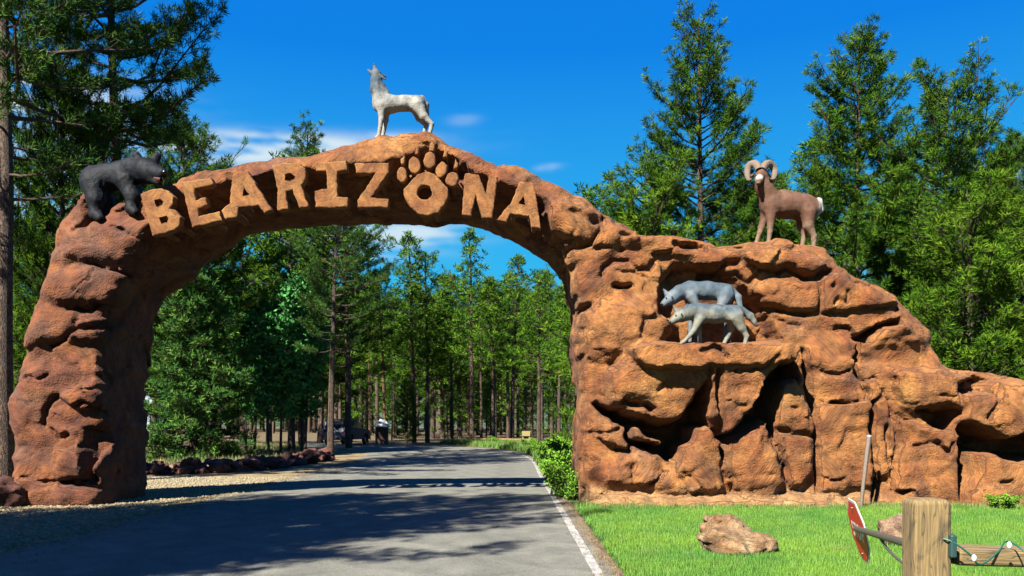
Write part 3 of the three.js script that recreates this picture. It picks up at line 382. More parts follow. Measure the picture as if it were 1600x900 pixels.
// carved letters, paw pad, toes and claws, standing proud of the span
{
  const la = lm(215, 230, 6), lb = lm(400, 210, 5.627), lp = lm(590, 210, 5.627), ln = lm(700, 240, 5.625);
  const letterMat = std({ vertexColors: true, map: rockMap, bumpMap: rockBump, bumpScale: 0.018, roughness: 0.95 });
  const glyphs = [
    ['B', la([[20, 435], [130, 392], [220, 383], [290, 408], [337, 465], [332, 530], [302, 572], [352, 590], [402, 650], [392, 730], [340, 772], [260, 802], [140, 832]]), [la([[140, 485], [215, 473], [250, 508], [238, 552], [165, 572]]), la([[188, 645], [270, 630], [298, 668], [282, 714], [212, 728]])], 0.5],
    ['E', la([[405, 325], [690, 284], [714, 348], [530, 388], [545, 495], [640, 465], [657, 540], [562, 572], [575, 640], [735, 605], [768, 596], [788, 685], [508, 750]]), [], 0.5],
    ['A', la([[890, 240], [1030, 220], [1258, 590], [1185, 614], [1128, 545], [945, 562], [925, 657], [822, 672], [782, 592], [858, 520]]), [la([[990, 345], [1062, 455], [973, 470]])], 0.48],
    ['R', lb([[140, 270], [240, 246], [385, 252], [432, 305], [440, 380], [400, 452], [462, 632], [380, 648], [318, 488], [262, 500], [282, 655], [183, 668], [186, 470]]), [lb([[240, 342], [300, 328], [352, 360], [346, 402], [300, 418], [243, 412]])], 0.46],
    ['I', lb([[518, 252], [792, 228], [802, 312], [712, 325], [716, 547], [808, 550], [802, 634], [524, 644], [512, 490], [624, 475], [618, 323], [524, 322]]), [], 0.45],
    ['Z', lb([[866, 250], [1170, 246], [1164, 335], [1010, 556], [1168, 568], [1162, 642], [892, 642], [892, 575], [1052, 338], [884, 335]]), [], 0.45],
    ['N', ln([[148, 168], [272, 182], [332, 350], [362, 176], [438, 198], [387, 570], [297, 562], [240, 362], [205, 548], [122, 542]]), [], 0.4],
    ['A', ln([[632, 238], [758, 262], [818, 658], [730, 642], [714, 550], [545, 528], [514, 602], [428, 585], [482, 508], [560, 418]]), [ln([[667, 348], [692, 462], [606, 446]])], 0.34],
  ];
  const rough = (pts, amp, seed) => { const out = []; for (let i = 0; i < pts.length; i++) { const a = pts[i], b = pts[(i + 1) % pts.length], L = Math.hypot(b[0] - a[0], b[1] - a[1]), n = Math.max(1, Math.round(L / 4)); for (let k = 0; k < n; k++) { const x = lerp(a[0], b[0], k / n), y = lerp(a[1], b[1], k / n); out.push([x + amp * noise(x * 0.15, y * 0.15, seed), y + amp * noise(x * 0.15, y * 0.15, seed + 9)]); } } return out; };
  const tint = (g, seed) => { const p = g.attributes.position, c = new Float32Array(p.count * 3); for (let i = 0; i < p.count; i++) { const x = p.getX(i), y = p.getY(i), z = p.getZ(i), n = fbm(x * 2.2 + seed, y * 2.2, z * 2, 4), m = fbm(x * 9, y * 9, z * 9 + seed, 3); let k = mix3([0.3, 0.128, 0.027], [0.4, 0.208, 0.054], clamp(0.5 + n * 1.8 + m)); k = mix3(k, [0.26, 0.1, 0.03], clamp(n * -3 - 0.35) * 0.6); c.set(k, 3 * i); } g.setAttribute('color', new THREE.BufferAttribute(c, 3)); return g; };
  const slab = (outer, holes, front, depth, seed) => {          // front face at `front` metres ahead of the front plane
    const d = D0 - front, to = (q) => rough(q, 1.7, seed).map(([x, y]) => { const v = at(x, y, d); return new THREE.Vector2(v.x, v.y); });
    const s = new THREE.Shape(to(outer)); for (const h of holes) s.holes.push(new THREE.Path(to(h)));
    const g = new THREE.ExtrudeGeometry(s, { depth: depth - 0.05, bevelEnabled: true, bevelThickness: 0.025, bevelSize: 0.02, bevelOffset: -0.02, bevelSegments: 2, curveSegments: 4 }); g.translate(0, 0, -d - depth + 0.025);
    const xs = outer.map((q) => q[0]), ys = outer.map((q) => q[1]), x0 = Math.min(...xs), x1 = Math.max(...xs), y0 = Math.min(...ys), y1 = Math.max(...ys), r = RNG(seed * 7 + 1), cand = [], pegs = [];
    for (let i = 0; i < 400; i++) { const x = lerp(x0, x1, r()), y = lerp(y0, y1, r()); let q = sdPoly(x, y, outer); for (const h of holes) q = Math.max(q, -sdPoly(x, y, h)); cand.push([q, x, y]); }
    cand.sort((a, b) => a[0] - b[0]); for (const c of cand) if (pegs.length < 4 && pegs.every((q) => Math.hypot(q[1] - c[1], q[2] - c[2]) > 14)) pegs.push(c);
    const stalks = pegs.map(([q, x, y]) => { const v = at(x, y, d), c = new THREE.CylinderGeometry(clamp(-q * 0.55, 1.5, 6) * d / F, clamp(-q * 0.7, 2, 8) * d / F, 0.75, 9); c.rotateX(-Math.PI / 2); c.translate(v.x, v.y, -d - depth - 0.35); return c; });
    return boxUV(tint(merge([g, ...stalks]), seed), 0.9);
  };
  glyphs.forEach(([ch, o, hs, front], i) => { const m = part('letter', slab(o, hs, front, 0.22, i * 3 + 1), letterMat, arch); m.userData.label = i === 2 ? 'carved rock letter A after the E' : i === 7 ? 'carved rock letter A at the end of the word' : `carved rock letter ${ch}`; LETTERS.push(m); });
  const ring = (cx, cy, rx, ry, rot = 0, n = 16) => Array.from({ length: n }, (_, i) => { const a = -i / n * 2 * Math.PI, x = Math.cos(a) * rx, y = Math.sin(a) * ry; return [cx + x * Math.cos(rot) - y * Math.sin(rot), cy + x * Math.sin(rot) + y * Math.cos(rot)]; });
  const pad = part('paw_pad', slab(lp([[350, 350], [430, 322], [500, 345], [560, 410], [612, 468], [622, 530], [592, 612], [530, 682], [440, 715], [350, 697], [270, 620], [228, 540], [224, 480], [270, 430]]), [lp(ring(412, 508, 66, 66))], 0.45, 0.24, 40), letterMat, arch); pad.userData.label = 'paw print pad with round hole standing for the letter O';
  [[213, 350, 44, 68, -0.05], [322, 270, 53, 76, -0.1], [455, 225, 52, 75, 0.05], [560, 308, 50, 71, 0.35], [652, 392, 56, 65, 0.45]].forEach(([x, y, rx, ry, rot], i) => {
    const m = part('toe_pad', slab(lp(ring(x, y, rx, ry, rot)), [], 0.44, 0.2, 50 + i), letterMat, arch); m.userData.label = `oval toe pad, ${['first', 'second', 'third', 'fourth', 'fifth'][i]} from the left`;
  });
  [[[205, 262], [203, 215], [236, 172], [240, 215], [232, 265]], [[325, 172], [336, 120], [366, 95], [364, 140], [352, 178]], [[448, 142], [458, 80], [480, 48], [498, 90], [494, 145]], [[575, 198], [584, 140], [602, 112], [612, 150], [606, 200]], [[665, 300], [676, 250], [688, 208], [706, 258], [700, 292]]].forEach((q, i) => {
    const m = part('claw', slab(lp(q), [], 0.42, 0.16, 70 + i), letterMat, arch); m.userData.label = `pointed claw above the ${['first', 'second', 'third', 'fourth', 'fifth'][i]} toe pad from the left`;
  });
}
const rockTop = (x, z) => { for (let y = 8; y > 0; y -= 0.01) if (rockField(x, y, z) < 0) return y; return 0; };

// ================================================================ STATUES
const cone = (p, [a, b, ra, rb]) => { const bx = b.x - a.x, by = b.y - a.y, bz = b.z - a.z, wx = p[0] - a.x, wy = p[1] - a.y, wz = p[2] - a.z, t = clamp((wx * bx + wy * by + wz * bz) / (bx * bx + by * by + bz * bz + 1e-9)); const dx = wx - bx * t, dy = wy - by * t, dz = wz - bz * t; return Math.sqrt(dx * dx + dy * dy + dz * dz) - lerp(ra, rb, t); };
// bones: [px, py, towards camera (m), radius px] pairs at a depth; returns the mesh relative to the base point
function sculpt(D, bones, step, colour, rough = 0.004, k = 0.05, cuts = []) {
  const J = ([px, py, z]) => at(px, py, D - z), list = bones.map(([a, b, kk]) => [J(a), J(b), a[3] * D / F, b[3] * D / F, kk || k]), cl = cuts.map(([a, b]) => [J(a), J(b), a[3] * D / F, b[3] * D / F]);
  const lo = [9e9, 9e9, 9e9], hi = [-9e9, -9e9, -9e9]; for (const [a, b, ra, rb] of list) for (const [q, r] of [[a, ra], [b, rb]]) [q.x, q.y, q.z].forEach((v, i) => { lo[i] = Math.min(lo[i], v - r - 0.06); hi[i] = Math.max(hi[i], v + r + 0.06); });
  const n = lo.map((v, i) => Math.ceil((hi[i] - v) / step) + 2);
  const f = (x, y, z) => { let d = 9; const p = [x, y, z]; for (const c of list) { const e = cone(p, c); if (e - d < c[4] + 0.02) d = smin(d, e, c[4]); else if (e < d) d = e; } for (const c of cl) d = smax(d, -cone(p, c), 0.02); if (Math.abs(d) < 0.06) d += rough * fbm(x * 14, y * 8, z * 14, 3) * 2; return d; };
  return surfaceNets(lo, n, step, f, colour, 1);
}
function statue(name, label, category, geo, mat, base, feet, bodyName = 'body') {
  // rest the feet on the rock below them
  const dy = feet.length ? Math.min(...feet.map((q) => rockTop(q.x, q.z) - q.y)) - 0.0 : 0, avg = feet.length ? feet.reduce((s, q) => s + rockTop(q.x, q.z) - q.y, 0) / feet.length : 0;
  const lift = Math.max(dy, avg - 0.05); console.log(name, 'lift', lift.toFixed(3), feet.map((q) => (rockTop(q.x, q.z) - q.y).toFixed(3)).join(' '));
  const t = thing(name, label, category, [base.x, base.y + clamp(lift, -0.25, 0.25), base.z]);
  geo.translate(-base.x, -base.y, -base.z); part(bodyName, geo, mat, t); t.userData.base = undefined; delete t.userData.base; return [t, (g) => g.translate(-base.x, -base.y, -base.z)];
}
const fibre = (m) => matte({ vertexColors: true, roughness: m, bumpMap: rockBump, bumpScale: 0.012 });
const ball = (D, [px, py, z, r], mx = 1, my = 1, mz = 1) => { const g = new THREE.SphereGeometry(r * D / F, 14, 10); g.scale(mx, my, mz); const c = at(px, py, D - z); g.translate(c.x, c.y, c.z); return g; };
const tube = (D, pts, radii, seg = 24, rad = 9) => {     // tapered tube through [px, py, z]
  const c = new THREE.CatmullRomCurve3(pts.map(([x, y, z]) => at(x, y, D - z))), g = new THREE.TubeGeometry(c, seg, 1, rad, false), p = g.attributes.position;
  for (let i = 0; i <= seg; i++) { const o = c.getPointAt(i / seg), t = i / seg * (radii.length - 1), a = Math.min(Math.floor(t), radii.length - 2), r = lerp(radii[a], radii[a + 1], t - a) * D / F; for (let j = 0; j <= rad; j++) { const q = i * (rad + 1) + j; p.setXYZ(q, o.x + (p.getX(q) - o.x) * r, o.y + (p.getY(q) - o.y) * r, o.z + (p.getZ(q) - o.z) * r); } }
  g.computeVertexNormals(); return g;
};
const eyeMat = std({ color: 0x0a0806, roughness: 0.25 });
{ // black bear on the pillar
  const D = 16.25, c = (x, y, z) => { const n = fbm(x * 5, y * 5, z * 5, 3); return mix3([0.006, 0.007, 0.009], [0.013, 0.015, 0.02], clamp(0.5 + n * 1.8)); };
  const bones = [
    [[150, 277, 0, 22.5], [170, 273, 0, 20]], [[170, 273, 0, 20], [194, 270, 0.02, 21]], [[194, 268, 0.02, 20], [212, 261, 0.08, 18]],
    [[212, 261, 0.12, 19], [229, 263, 0.26, 19.5]], [[231, 263, 0.3, 18.5], [242, 267, 0.46, 12], 0.05], [[242, 264, 0.46, 11.5], [253, 267, 0.62, 8.6], 0.04], [[236, 272, 0.4, 10], [248, 280, 0.54, 5.6], 0.03],
    [[217, 245, 0.24, 7.5], [213, 239, 0.24, 6.6], 0.02], [[242, 247, 0.24, 7], [246, 240, 0.22, 6.2], 0.02],
    [[196, 280, 0.16, 15], [208, 304, 0.2, 10.5]], [[208, 304, 0.2, 10.5], [205, 322, 0.24, 8]], [[205, 322, 0.24, 6.5], [211, 327, 0.34, 6]],
    [[204, 284, -0.14, 14], [217, 312, -0.08, 10]], [[217, 312, -0.08, 8.5], [218, 331, -0.06, 7]], [[218, 331, -0.06, 7], [224, 334, 0.02, 6]],
    [[146, 284, 0.12, 18.5], [150, 308, 0.18, 13.5]], [[150, 308, 0.18, 11], [149, 330, 0.2, 8.5]], [[149, 330, 0.2, 8], [156, 336, 0.3, 6.5]],
    [[154, 284, -0.14, 17], [166, 312, -0.1, 12.5]], [[166, 312, -0.1, 10], [166, 332, -0.08, 8]], [[166, 332, -0.08, 8], [172, 337, 0, 6.5]],
  ];
  const base = at(180, 338, D), g = sculpt(D, bones, 0.02, c, 0.008, 0.1);
  const [t, mv] = statue('bear_statue', 'black bear statue with open mouth standing on the left rock pillar', 'bear statue', g, fibre(0.6), base, [at(156, 338, D - 0.25), at(210, 328, D - 0.28), at(222, 336, D)]);
  part('mouth', mv(tube(D, [[241, 273, 0.5], [248, 275, 0.6], [252, 276, 0.66]], [5, 4.5, 3])), std({ color: rgb(0.07, 0.012, 0.012), roughness: 0.7 }), t);
  part('nose', mv(ball(D, [257, 265, 0.72, 3.8], 1.2, 0.9, 1)), eyeMat, t);
  for (const q of [[229, 253, 0.53, 1.8], [243, 256, 0.49, 1.7]]) part('eye', mv(ball(D, q)), eyeMat, t);
  for (const [x, y] of [[249, 273], [254, 273]]) { const f = new THREE.ConeGeometry(0.014, 0.05, 6); f.rotateX(Math.PI); const p = at(x, y, D - 0.66); f.translate(p.x, p.y - 0.01, p.z); part('tooth', mv(f), std({ color: 0xe8dcc0, roughness: 0.4 }), t); }
}
const wolfColour = (backY, bellyY, light, warm) => (x, y, z, nx, ny) => { const n = fbm(x * 7, y * 5, z * 7, 3), s = sstep(bellyY, backY, y + 0.06 * n); let c = mix3(light, [0.06, 0.085, 0.105], clamp(s * 1.1 + n * 0.9)); c = mix3(c, warm, clamp(fbm(x * 4 + 9, y * 4, z * 4, 3) * 2.5 - 0.2) * 0.5); c = mix3(c, [0.05, 0.055, 0.065], clamp(fbm(x * 12 + 2, y * 9, z * 12, 2) * 3 - 0.5) * (0.25 + 0.6 * s)); return c; };
{ // howling wolf
  const D = 16.45, bones = [
    [[596, 161, 0, 14], [608, 161, 0, 13.6]], [[608, 161, 0, 13.6], [632, 159.5, 0, 11.6]], [[632, 159.5, 0, 11.6], [652, 159, 0, 12]],
    [[594, 152, 0, 11.5], [589, 138, 0, 10]], [[589, 138, 0, 10], [588, 124, 0, 8.6]], [[588, 124, 0, 8.6], [588, 115, 0, 7.4], 0.04],
    [[588, 114, 0, 6.6], [585, 101, 0, 2.6], 0.03], [[585, 116, 0, 5], [575, 107.5, 0, 1.8], 0.02],
    [[594, 116, 0.05, 3], [602, 122, 0.08, 1.3], 0.02], [[594, 114, -0.05, 3], [603, 118, -0.08, 1.3], 0.02], [[597, 132, 0, 5], [603, 144, 0, 6]],
    [[596, 164, 0.08, 7.5], [596, 184, 0.09, 4.2]], [[596, 184, 0.09, 4], [592, 210, 0.09, 2.9], 0.03], [[592, 210, 0.09, 3], [588, 213, 0.1, 2.7], 0.02],
    [[602, 166, -0.09, 7], [603, 186, -0.1, 4]], [[603, 186, -0.1, 4], [598, 211, -0.1, 2.9], 0.03], [[598, 211, -0.1, 3], [594, 214, -0.09, 2.6], 0.02],
    [[653, 163, 0.08, 11.5], [662, 180, 0.1, 6.2]], [[662, 180, 0.1, 6], [675, 192, 0.1, 3.4], 0.04], [[675, 192, 0.1, 3.4], [671, 209, 0.1, 3], 0.02], [[671, 210, 0.1, 3], [666, 213, 0.11, 2.6], 0.02],
    [[648, 164, -0.09, 9.5], [655, 182, -0.1, 5.6]], [[655, 182, -0.1, 5.5], [666, 194, -0.1, 3.3], 0.04], [[666, 194, -0.1, 3.3], [662, 208, -0.1, 2.9], 0.02], [[662, 209, -0.1, 3], [657, 212, -0.09, 2.6], 0.02],
    [[659, 151, 0, 4.5], [666, 162, -0.04, 4.4], 0.03], [[666, 162, -0.04, 4.4], [668, 178, -0.06, 2.6], 0.03],
  ];
  const base = at(630, 213, D), bY = at(0, 150, D).y, lY = at(0, 172, D).y;
  const [t, mv] = statue('wolf_statue', 'pale grey howling wolf statue standing alone on top of the arch', 'wolf statue', sculpt(D, bones, 0.015, wolfColour(bY + 0.25, lY, [0.3, 0.29, 0.255], [0.2, 0.16, 0.11]), 0.0045, 0.06), fibre(0.75), base, [at(592, 213, D - 0.09), at(597, 214, D + 0.1), at(671, 212, D - 0.1), at(662, 211, D + 0.1)]);
  part('nose', mv(ball(D, [584.4, 99, 0, 1.6])), eyeMat, t);
  part('eye', mv(ball(D, [584, 112, 0.07, 0.9])), eyeMat, t);
}
{ // bighorn ram
  const D = 16.7, bones = [
    [[1205, 317, 0.04, 18], [1228, 318, 0, 20]], [[1228, 318, 0, 20], [1256, 321, -0.02, 19]], [[1256, 321, -0.02, 19], [1266, 323, -0.02, 17]], [[1222, 301, 0, 8], [1262, 310, 0, 8]],
    [[1204, 308, 0.06, 16], [1194, 290, 0.1, 13]], [[1194, 290, 0.1, 13], [1190, 275, 0.14, 10.5]],
    [[1189, 268, 0.16, 8.5], [1186, 279, 0.32, 5.2], 0.03], [[1186, 279, 0.32, 5], [1185, 283, 0.36, 4.2], 0.02], [[1176, 271, 0.12, 2.5], [1170, 274, 0.1, 1.4], 0.02], [[1198, 270, 0.1, 2.5], [1204, 272, 0.08, 1.4], 0.02],
    [[1205, 330, 0.12, 9], [1204, 350, 0.13, 5.2]], [[1204, 350, 0.13, 5], [1203, 360, 0.13, 4.2], 0.02], [[1203, 360, 0.13, 4], [1201, 375, 0.13, 3], 0.02], [[1201, 375, 0.13, 3.2], [1200, 379, 0.15, 3.2], 0.02],
    [[1197, 332, -0.06, 8.5], [1190, 352, -0.04, 5]], [[1190, 352, -0.04, 5], [1187, 361, -0.03, 4], 0.02], [[1187, 361, -0.03, 4], [1182, 376, -0.02, 3], 0.02], [[1182, 376, -0.02, 3.2], [1180, 380, 0, 3.2], 0.02],
    [[1263, 330, 0.1, 13], [1263, 350, 0.13, 8]], [[1263, 350, 0.13, 8], [1272, 366, 0.13, 4.6], 0.04], [[1272, 366, 0.13, 4.6], [1271, 386, 0.13, 3.3], 0.02], [[1271, 386, 0.13, 3.4], [1269, 390, 0.15, 3.4], 0.02],
    [[1254, 332, -0.12, 12], [1252, 350, -0.13, 7]], [[1252, 350, -0.13, 7], [1257, 366, -0.13, 4.4], 0.04], [[1257, 366, -0.13, 4.4], [1253, 383, -0.13, 3.2], 0.02], [[1253, 383, -0.13, 3.3], [1251, 387, -0.12, 3.3], 0.02],
    [[1279, 312, 0, 6], [1283, 326, 0, 4], 0.02],
  ];
  const p = (px, py) => at(px, py, D), rumpX = p(1277, 0).x, legY = p(0, 348).y, muz = at(1186, 277, D - 0.3);
  const c = (x, y, z) => { const n = fbm(x * 6, y * 6, z * 6, 3); let k = mix3([0.105, 0.05, 0.031], [0.145, 0.078, 0.05], clamp(0.5 + n * 2)); const pale = [0.5, 0.46, 0.38];
    k = mix3(k, pale, sstep(rumpX - 0.05, rumpX + 0.02, x + 0.04 * n)); k = mix3(k, [0.24, 0.165, 0.11], sstep(legY + 0.1, legY - 0.25, y) * 0.7); k = mix3(k, [0.05, 0.028, 0.02], clamp(n * 3 - 0.35) * 0.5); k = mix3(k, pale, sstep(0.11, 0.06, Math.hypot(x - muz.x, y - muz.y, z - muz.z)) * 0.9); return k; };
  const base = at(1228, 385, D), [t, mv] = statue('ram_statue', 'brown bighorn ram statue with curled horns standing on the cliff top', 'ram statue', sculpt(D, bones, 0.016, c, 0.005, 0.06), fibre(0.75), base, [at(1201, 380, D - 0.14), at(1181, 381, D), at(1269, 391, D - 0.14), at(1252, 388, D + 0.12)]);
  const ridged = (g) => g, hm = std({ color: rgb(0.17, 0.12, 0.08), roughness: 0.7, bumpMap: grainBump, bumpScale: 0.01 });
  for (const [sx, list] of [[-1, [[1186, 263, 0.22], [1183, 256, 0.15], [1178, 253, 0.08], [1171, 256, 0.02], [1168, 264, 0.02], [1168, 272, 0.1], [1170, 278, 0.2], [1175, 277, 0.3]]], [1, [[1191, 263, 0.22], [1195, 256, 0.15], [1200, 253, 0.08], [1207, 256, 0.02], [1210, 264, 0.02], [1210, 272, 0.1], [1207, 278, 0.2], [1202, 277, 0.3]]]]) part('horn', mv(tube(D, list, [5.6, 6.2, 6.0, 5.6, 5.0, 4.2, 3.0, 1.0], 44, 10)), hm, t);
  for (const q of [[1181.8, 271, 0.27, 1.5], [1193.5, 271, 0.27, 1.5]]) part('eye', mv(ball(D, q)), eyeMat, t);
  part('nose', mv(ball(D, [1185, 283, 0.42, 1.8], 1.2, 0.7, 0.8)), std({ color: rgb(0.12, 0.08, 0.06), roughness: 0.6 }), t);
}
const LEDGE_D = 15.35;
{ // front wolf on the ledge
  const D = LEDGE_D, bones = [
    [[1095, 485, 0, 15], [1118, 485, 0, 14]], [[1118, 485, 0, 14], [1148, 485, 0, 14]], [[1094, 482, 0, 13], [1080, 482, 0.04, 12]], [[1080, 482, 0.05, 11.5], [1065, 487, 0.12, 11], 0.05],
    [[1063, 488, 0.15, 9], [1051, 496, 0.24, 5.4], 0.03], [[1051, 496, 0.2, 4], [1047, 499, 0.22, 3], 0.02], [[1057, 480, 0.16, 4], [1053, 473, 0.16, 1.4], 0.02], [[1071, 478, 0.14, 4], [1074, 470, 0.13, 1.4], 0.02],
    [[1093, 494, 0.12, 7.5], [1084, 512, 0.14, 4.2]], [[1084, 512, 0.14, 4], [1069, 528, 0.15, 3], 0.03], [[1069, 528, 0.15, 3], [1064, 531, 0.17, 2.8], 0.02],
    [[1088, 495, -0.1, 7], [1092, 512, -0.12, 4]], [[1092, 512, -0.12, 4], [1094, 530, -0.12, 3], 0.03], [[1094, 530, -0.12, 3], [1090, 533, -0.1, 2.7], 0.02],
    [[1150, 490, 0.1, 12], [1159, 507, 0.12, 6.2]], [[1159, 507, 0.12, 6], [1167, 520, 0.12, 3.7], 0.04], [[1167, 520, 0.12, 3.6], [1163, 536, 0.12, 3.1], 0.02], [[1163, 536, 0.12, 3.1], [1158, 539, 0.14, 2.8], 0.02],
    [[1144, 492, -0.1, 11], [1143, 505, -0.12, 6]], [[1143, 505, -0.12, 6], [1139, 517, -0.12, 3.8], 0.04], [[1139, 517, -0.12, 3.7], [1131, 532, -0.12, 3], 0.02], [[1131, 532, -0.12, 3], [1127, 534, -0.1, 2.7], 0.02],
    [[1158, 477, 0, 4.5], [1172, 489, -0.02, 6], 0.03], [[1172, 489, -0.02, 6], [1182, 502, -0.02, 3.4], 0.03],
  ];
  const base = at(1112, 537, D), bY = at(0, 472, D).y, lY = at(0, 492, D).y, tx = at(1178, 0, D).x, k0 = wolfColour(bY, lY - 0.05, [0.21, 0.205, 0.16], [0.12, 0.105, 0.065]);
  const col = (x, y, z) => mix3(k0(x, y, z), [0.09, 0.09, 0.1], sstep(tx, tx + 0.03, x) * sstep(at(0, 494, D).y, at(0, 498, D).y, y));
  const [t, mv] = statue('wolf_statue', 'pale grey wolf statue prowling on the rock ledge, in front of the other wolf', 'wolf statue', sculpt(D, bones, 0.015, col, 0.0045, 0.06), fibre(0.75), base, [at(1066, 532, D - 0.16), at(1092, 534, D + 0.1), at(1161, 540, D - 0.13), at(1129, 535, D + 0.1)]);
  part('nose', mv(ball(D, [1046, 498, 0.29, 2.2])), eyeMat, t);
  for (const q of [[1056, 487, 0.28, 1.2], [1065, 485, 0.28, 1.2]]) part('eye', mv(ball(D, q)), eyeMat, t);
}
{ // rear wolf on the ledge
  const D = LEDGE_D + 0.5, bones = [
    [[1078, 447, 0, 14.5], [1105, 447, 0, 14]], [[1105, 447, 0, 14], [1133, 450, 0, 14]], [[1078, 446, 0, 13], [1063, 450, 0.06, 11.6]], [[1063, 450, 0.06, 11.4], [1050, 458, 0.14, 11], 0.05],
    [[1048, 460, 0.17, 9], [1038, 467, 0.26, 5.4], 0.03], [[1038, 466, 0.22, 4], [1035, 468, 0.24, 3], 0.02], [[1042, 452, 0.18, 4], [1037, 445, 0.18, 1.4], 0.02], [[1056, 451, 0.14, 4], [1059, 443, 0.13, 1.4], 0.02],
    [[1080, 456, 0.12, 9], [1090, 472, 0.14, 5]], [[1090, 472, 0.14, 5], [1092, 500, 0.13, 3.4], 0.03], [[1092, 500, 0.13, 3.4], [1086, 530, 0.13, 3], 0.03],
    [[1076, 458, -0.1, 8], [1080, 480, -0.12, 4.5]], [[1080, 480, -0.12, 4.5], [1078, 526, -0.12, 3], 0.03],
    [[1135, 455, 0.1, 11.5], [1126, 474, 0.12, 7]], [[1126, 474, 0.12, 7], [1136, 500, 0.12, 3.7], 0.04], [[1136, 500, 0.12, 3.6], [1130, 530, 0.12, 3.1], 0.02],
    [[1138, 458, -0.1, 10], [1136, 478, -0.12, 6]], [[1136, 478, -0.12, 6], [1142, 500, -0.12, 3.6], 0.04], [[1142, 500, -0.12, 3.5], [1138, 528, -0.12, 3], 0.02],
    [[1142, 444, 0, 5], [1153, 458, 0.03, 6], 0.03], [[1153, 458, 0.03, 6], [1157, 474, 0.06, 3.6], 0.03],
  ];
  const base = at(1108, 530, D), bY = at(0, 436, D).y, lY = at(0, 458, D).y, k0 = wolfColour(bY, lY - 0.08, [0.14, 0.165, 0.18], [0.065, 0.105, 0.14]);
  const [t, mv] = statue('wolf_statue', 'blue grey wolf statue on the rock ledge, behind the prowling wolf', 'wolf statue', sculpt(D, bones, 0.015, k0, 0.0045, 0.06), fibre(0.75), base, [at(1086, 532, D - 0.13), at(1130, 532, D - 0.12)]);
  part('nose', mv(ball(D, [1033.5, 468, 0.31, 2.2])), eyeMat, t);
  for (const q of [[1041, 458, 0.3, 1.2], [1050, 457, 0.3, 1.2]]) part('eye', mv(ball(D, q)), eyeMat, t);
}

// ================================================================ TREES
const barkDark = std({ map: barkMap, color: rgb(0.34, 0.28, 0.23), bumpMap: barkBump, bumpScale: 0.05 });
const barkRed = std({ map: barkMap, color: rgb(0.6, 0.37, 0.22), bumpMap: barkBump, bumpScale: 0.05 });
const needleMat = matte({ vertexColors: true, side: THREE.DoubleSide, specularIntensity: 0.12 });
class Soup { constructor() { this.p = []; this.c = []; }
  tri(a, b, c, k) { this.p.push(a.x, a.y, a.z, b.x, b.y, b.z, c.x, c.y, c.z); for (let i = 0; i < 3; i++) this.c.push(k[0], k[1], k[2]); }
  build() { const g = new THREE.BufferGeometry(); g.setAttribute('position', new THREE.BufferAttribute(new Float32Array(this.p), 3)); g.setAttribute('color', new THREE.BufferAttribute(new Float32Array(this.c), 3)); g.computeVertexNormals(); return g; } }
function limb(pts, r0, r1, rad = 5, seg) { // tapered tube through Vector3s with uv in metres
  const c = new THREE.CatmullRomCurve3(pts), n = seg || Math.max(2, pts.length * 2), g = new THREE.TubeGeometry(c, n, 1, rad, false), p = g.attributes.position, uv = g.attributes.uv, L = c.getLength();
  for (let i = 0; i <= n; i++) { const o = c.getPointAt(i / n), r = lerp(r0, r1, i / n); for (let j = 0; j <= rad; j++) { const q = i * (rad + 1) + j; p.setXYZ(q, o.x + (p.getX(q) - o.x) * r, o.y + (p.getY(q) - o.y) * r, o.z + (p.getZ(q) - o.z) * r); uv.setXY(q, j / rad * Math.max(1, Math.round(r0 * 6.28)), i / n * L); } }
  g.computeVertexNormals(); return g;
}
const V = (x, y, z) => new THREE.Vector3(x, y, z);
const UPV = V(0, 1, 0);
const PINE = [[0.018, 0.056, 0.006], [0.04, 0.102, 0.008], [0.092, 0.17, 0.011]];
function tuft(s, p, dir, o, r, pal) {
  const k0 = r(), base = k0 < 0.5 ? mix3(pal[0], pal[1], k0 * 2) : mix3(pal[1], pal[2], k0 * 2 - 1);
  const ref = Math.abs(dir.y) < 0.9 ? UPV : V(1, 0, 0), e1 = V().crossVectors(dir, ref).normalize(), e2 = V().crossVectors(dir, e1);
  for (let i = 0; i < o.needles; i++) {
    const a = r() * 6.283, sp = Math.sqrt(r()) * o.spread, d = dir.clone().multiplyScalar(Math.cos(sp)).addScaledVector(e1, Math.sin(sp) * Math.cos(a)).addScaledVector(e2, Math.sin(sp) * Math.sin(a));
    const L = o.len * (0.65 + r() * 0.5), st = p.clone().addScaledVector(dir, -o.back * r()).addScaledVector(e1, (r() - 0.5) * o.jit).addScaledVector(e2, (r() - 0.5) * o.jit), side = V(r() - 0.5, r() - 0.5, r() - 0.5).cross(d).normalize().multiplyScalar(o.w * 0.5);
    const m = st.clone().addScaledVector(d, L * 0.45), tip = st.clone().addScaledVector(d, L); const v = 0.85 + 0.3 * r();
    s.tri(st, m.clone().add(side), tip, [base[0] * v, base[1] * v, base[2] * v]); if (o.twoSided) s.tri(st, tip, m.clone().sub(side), [base[0] * v, base[1] * v, base[2] * v]);
  }
}
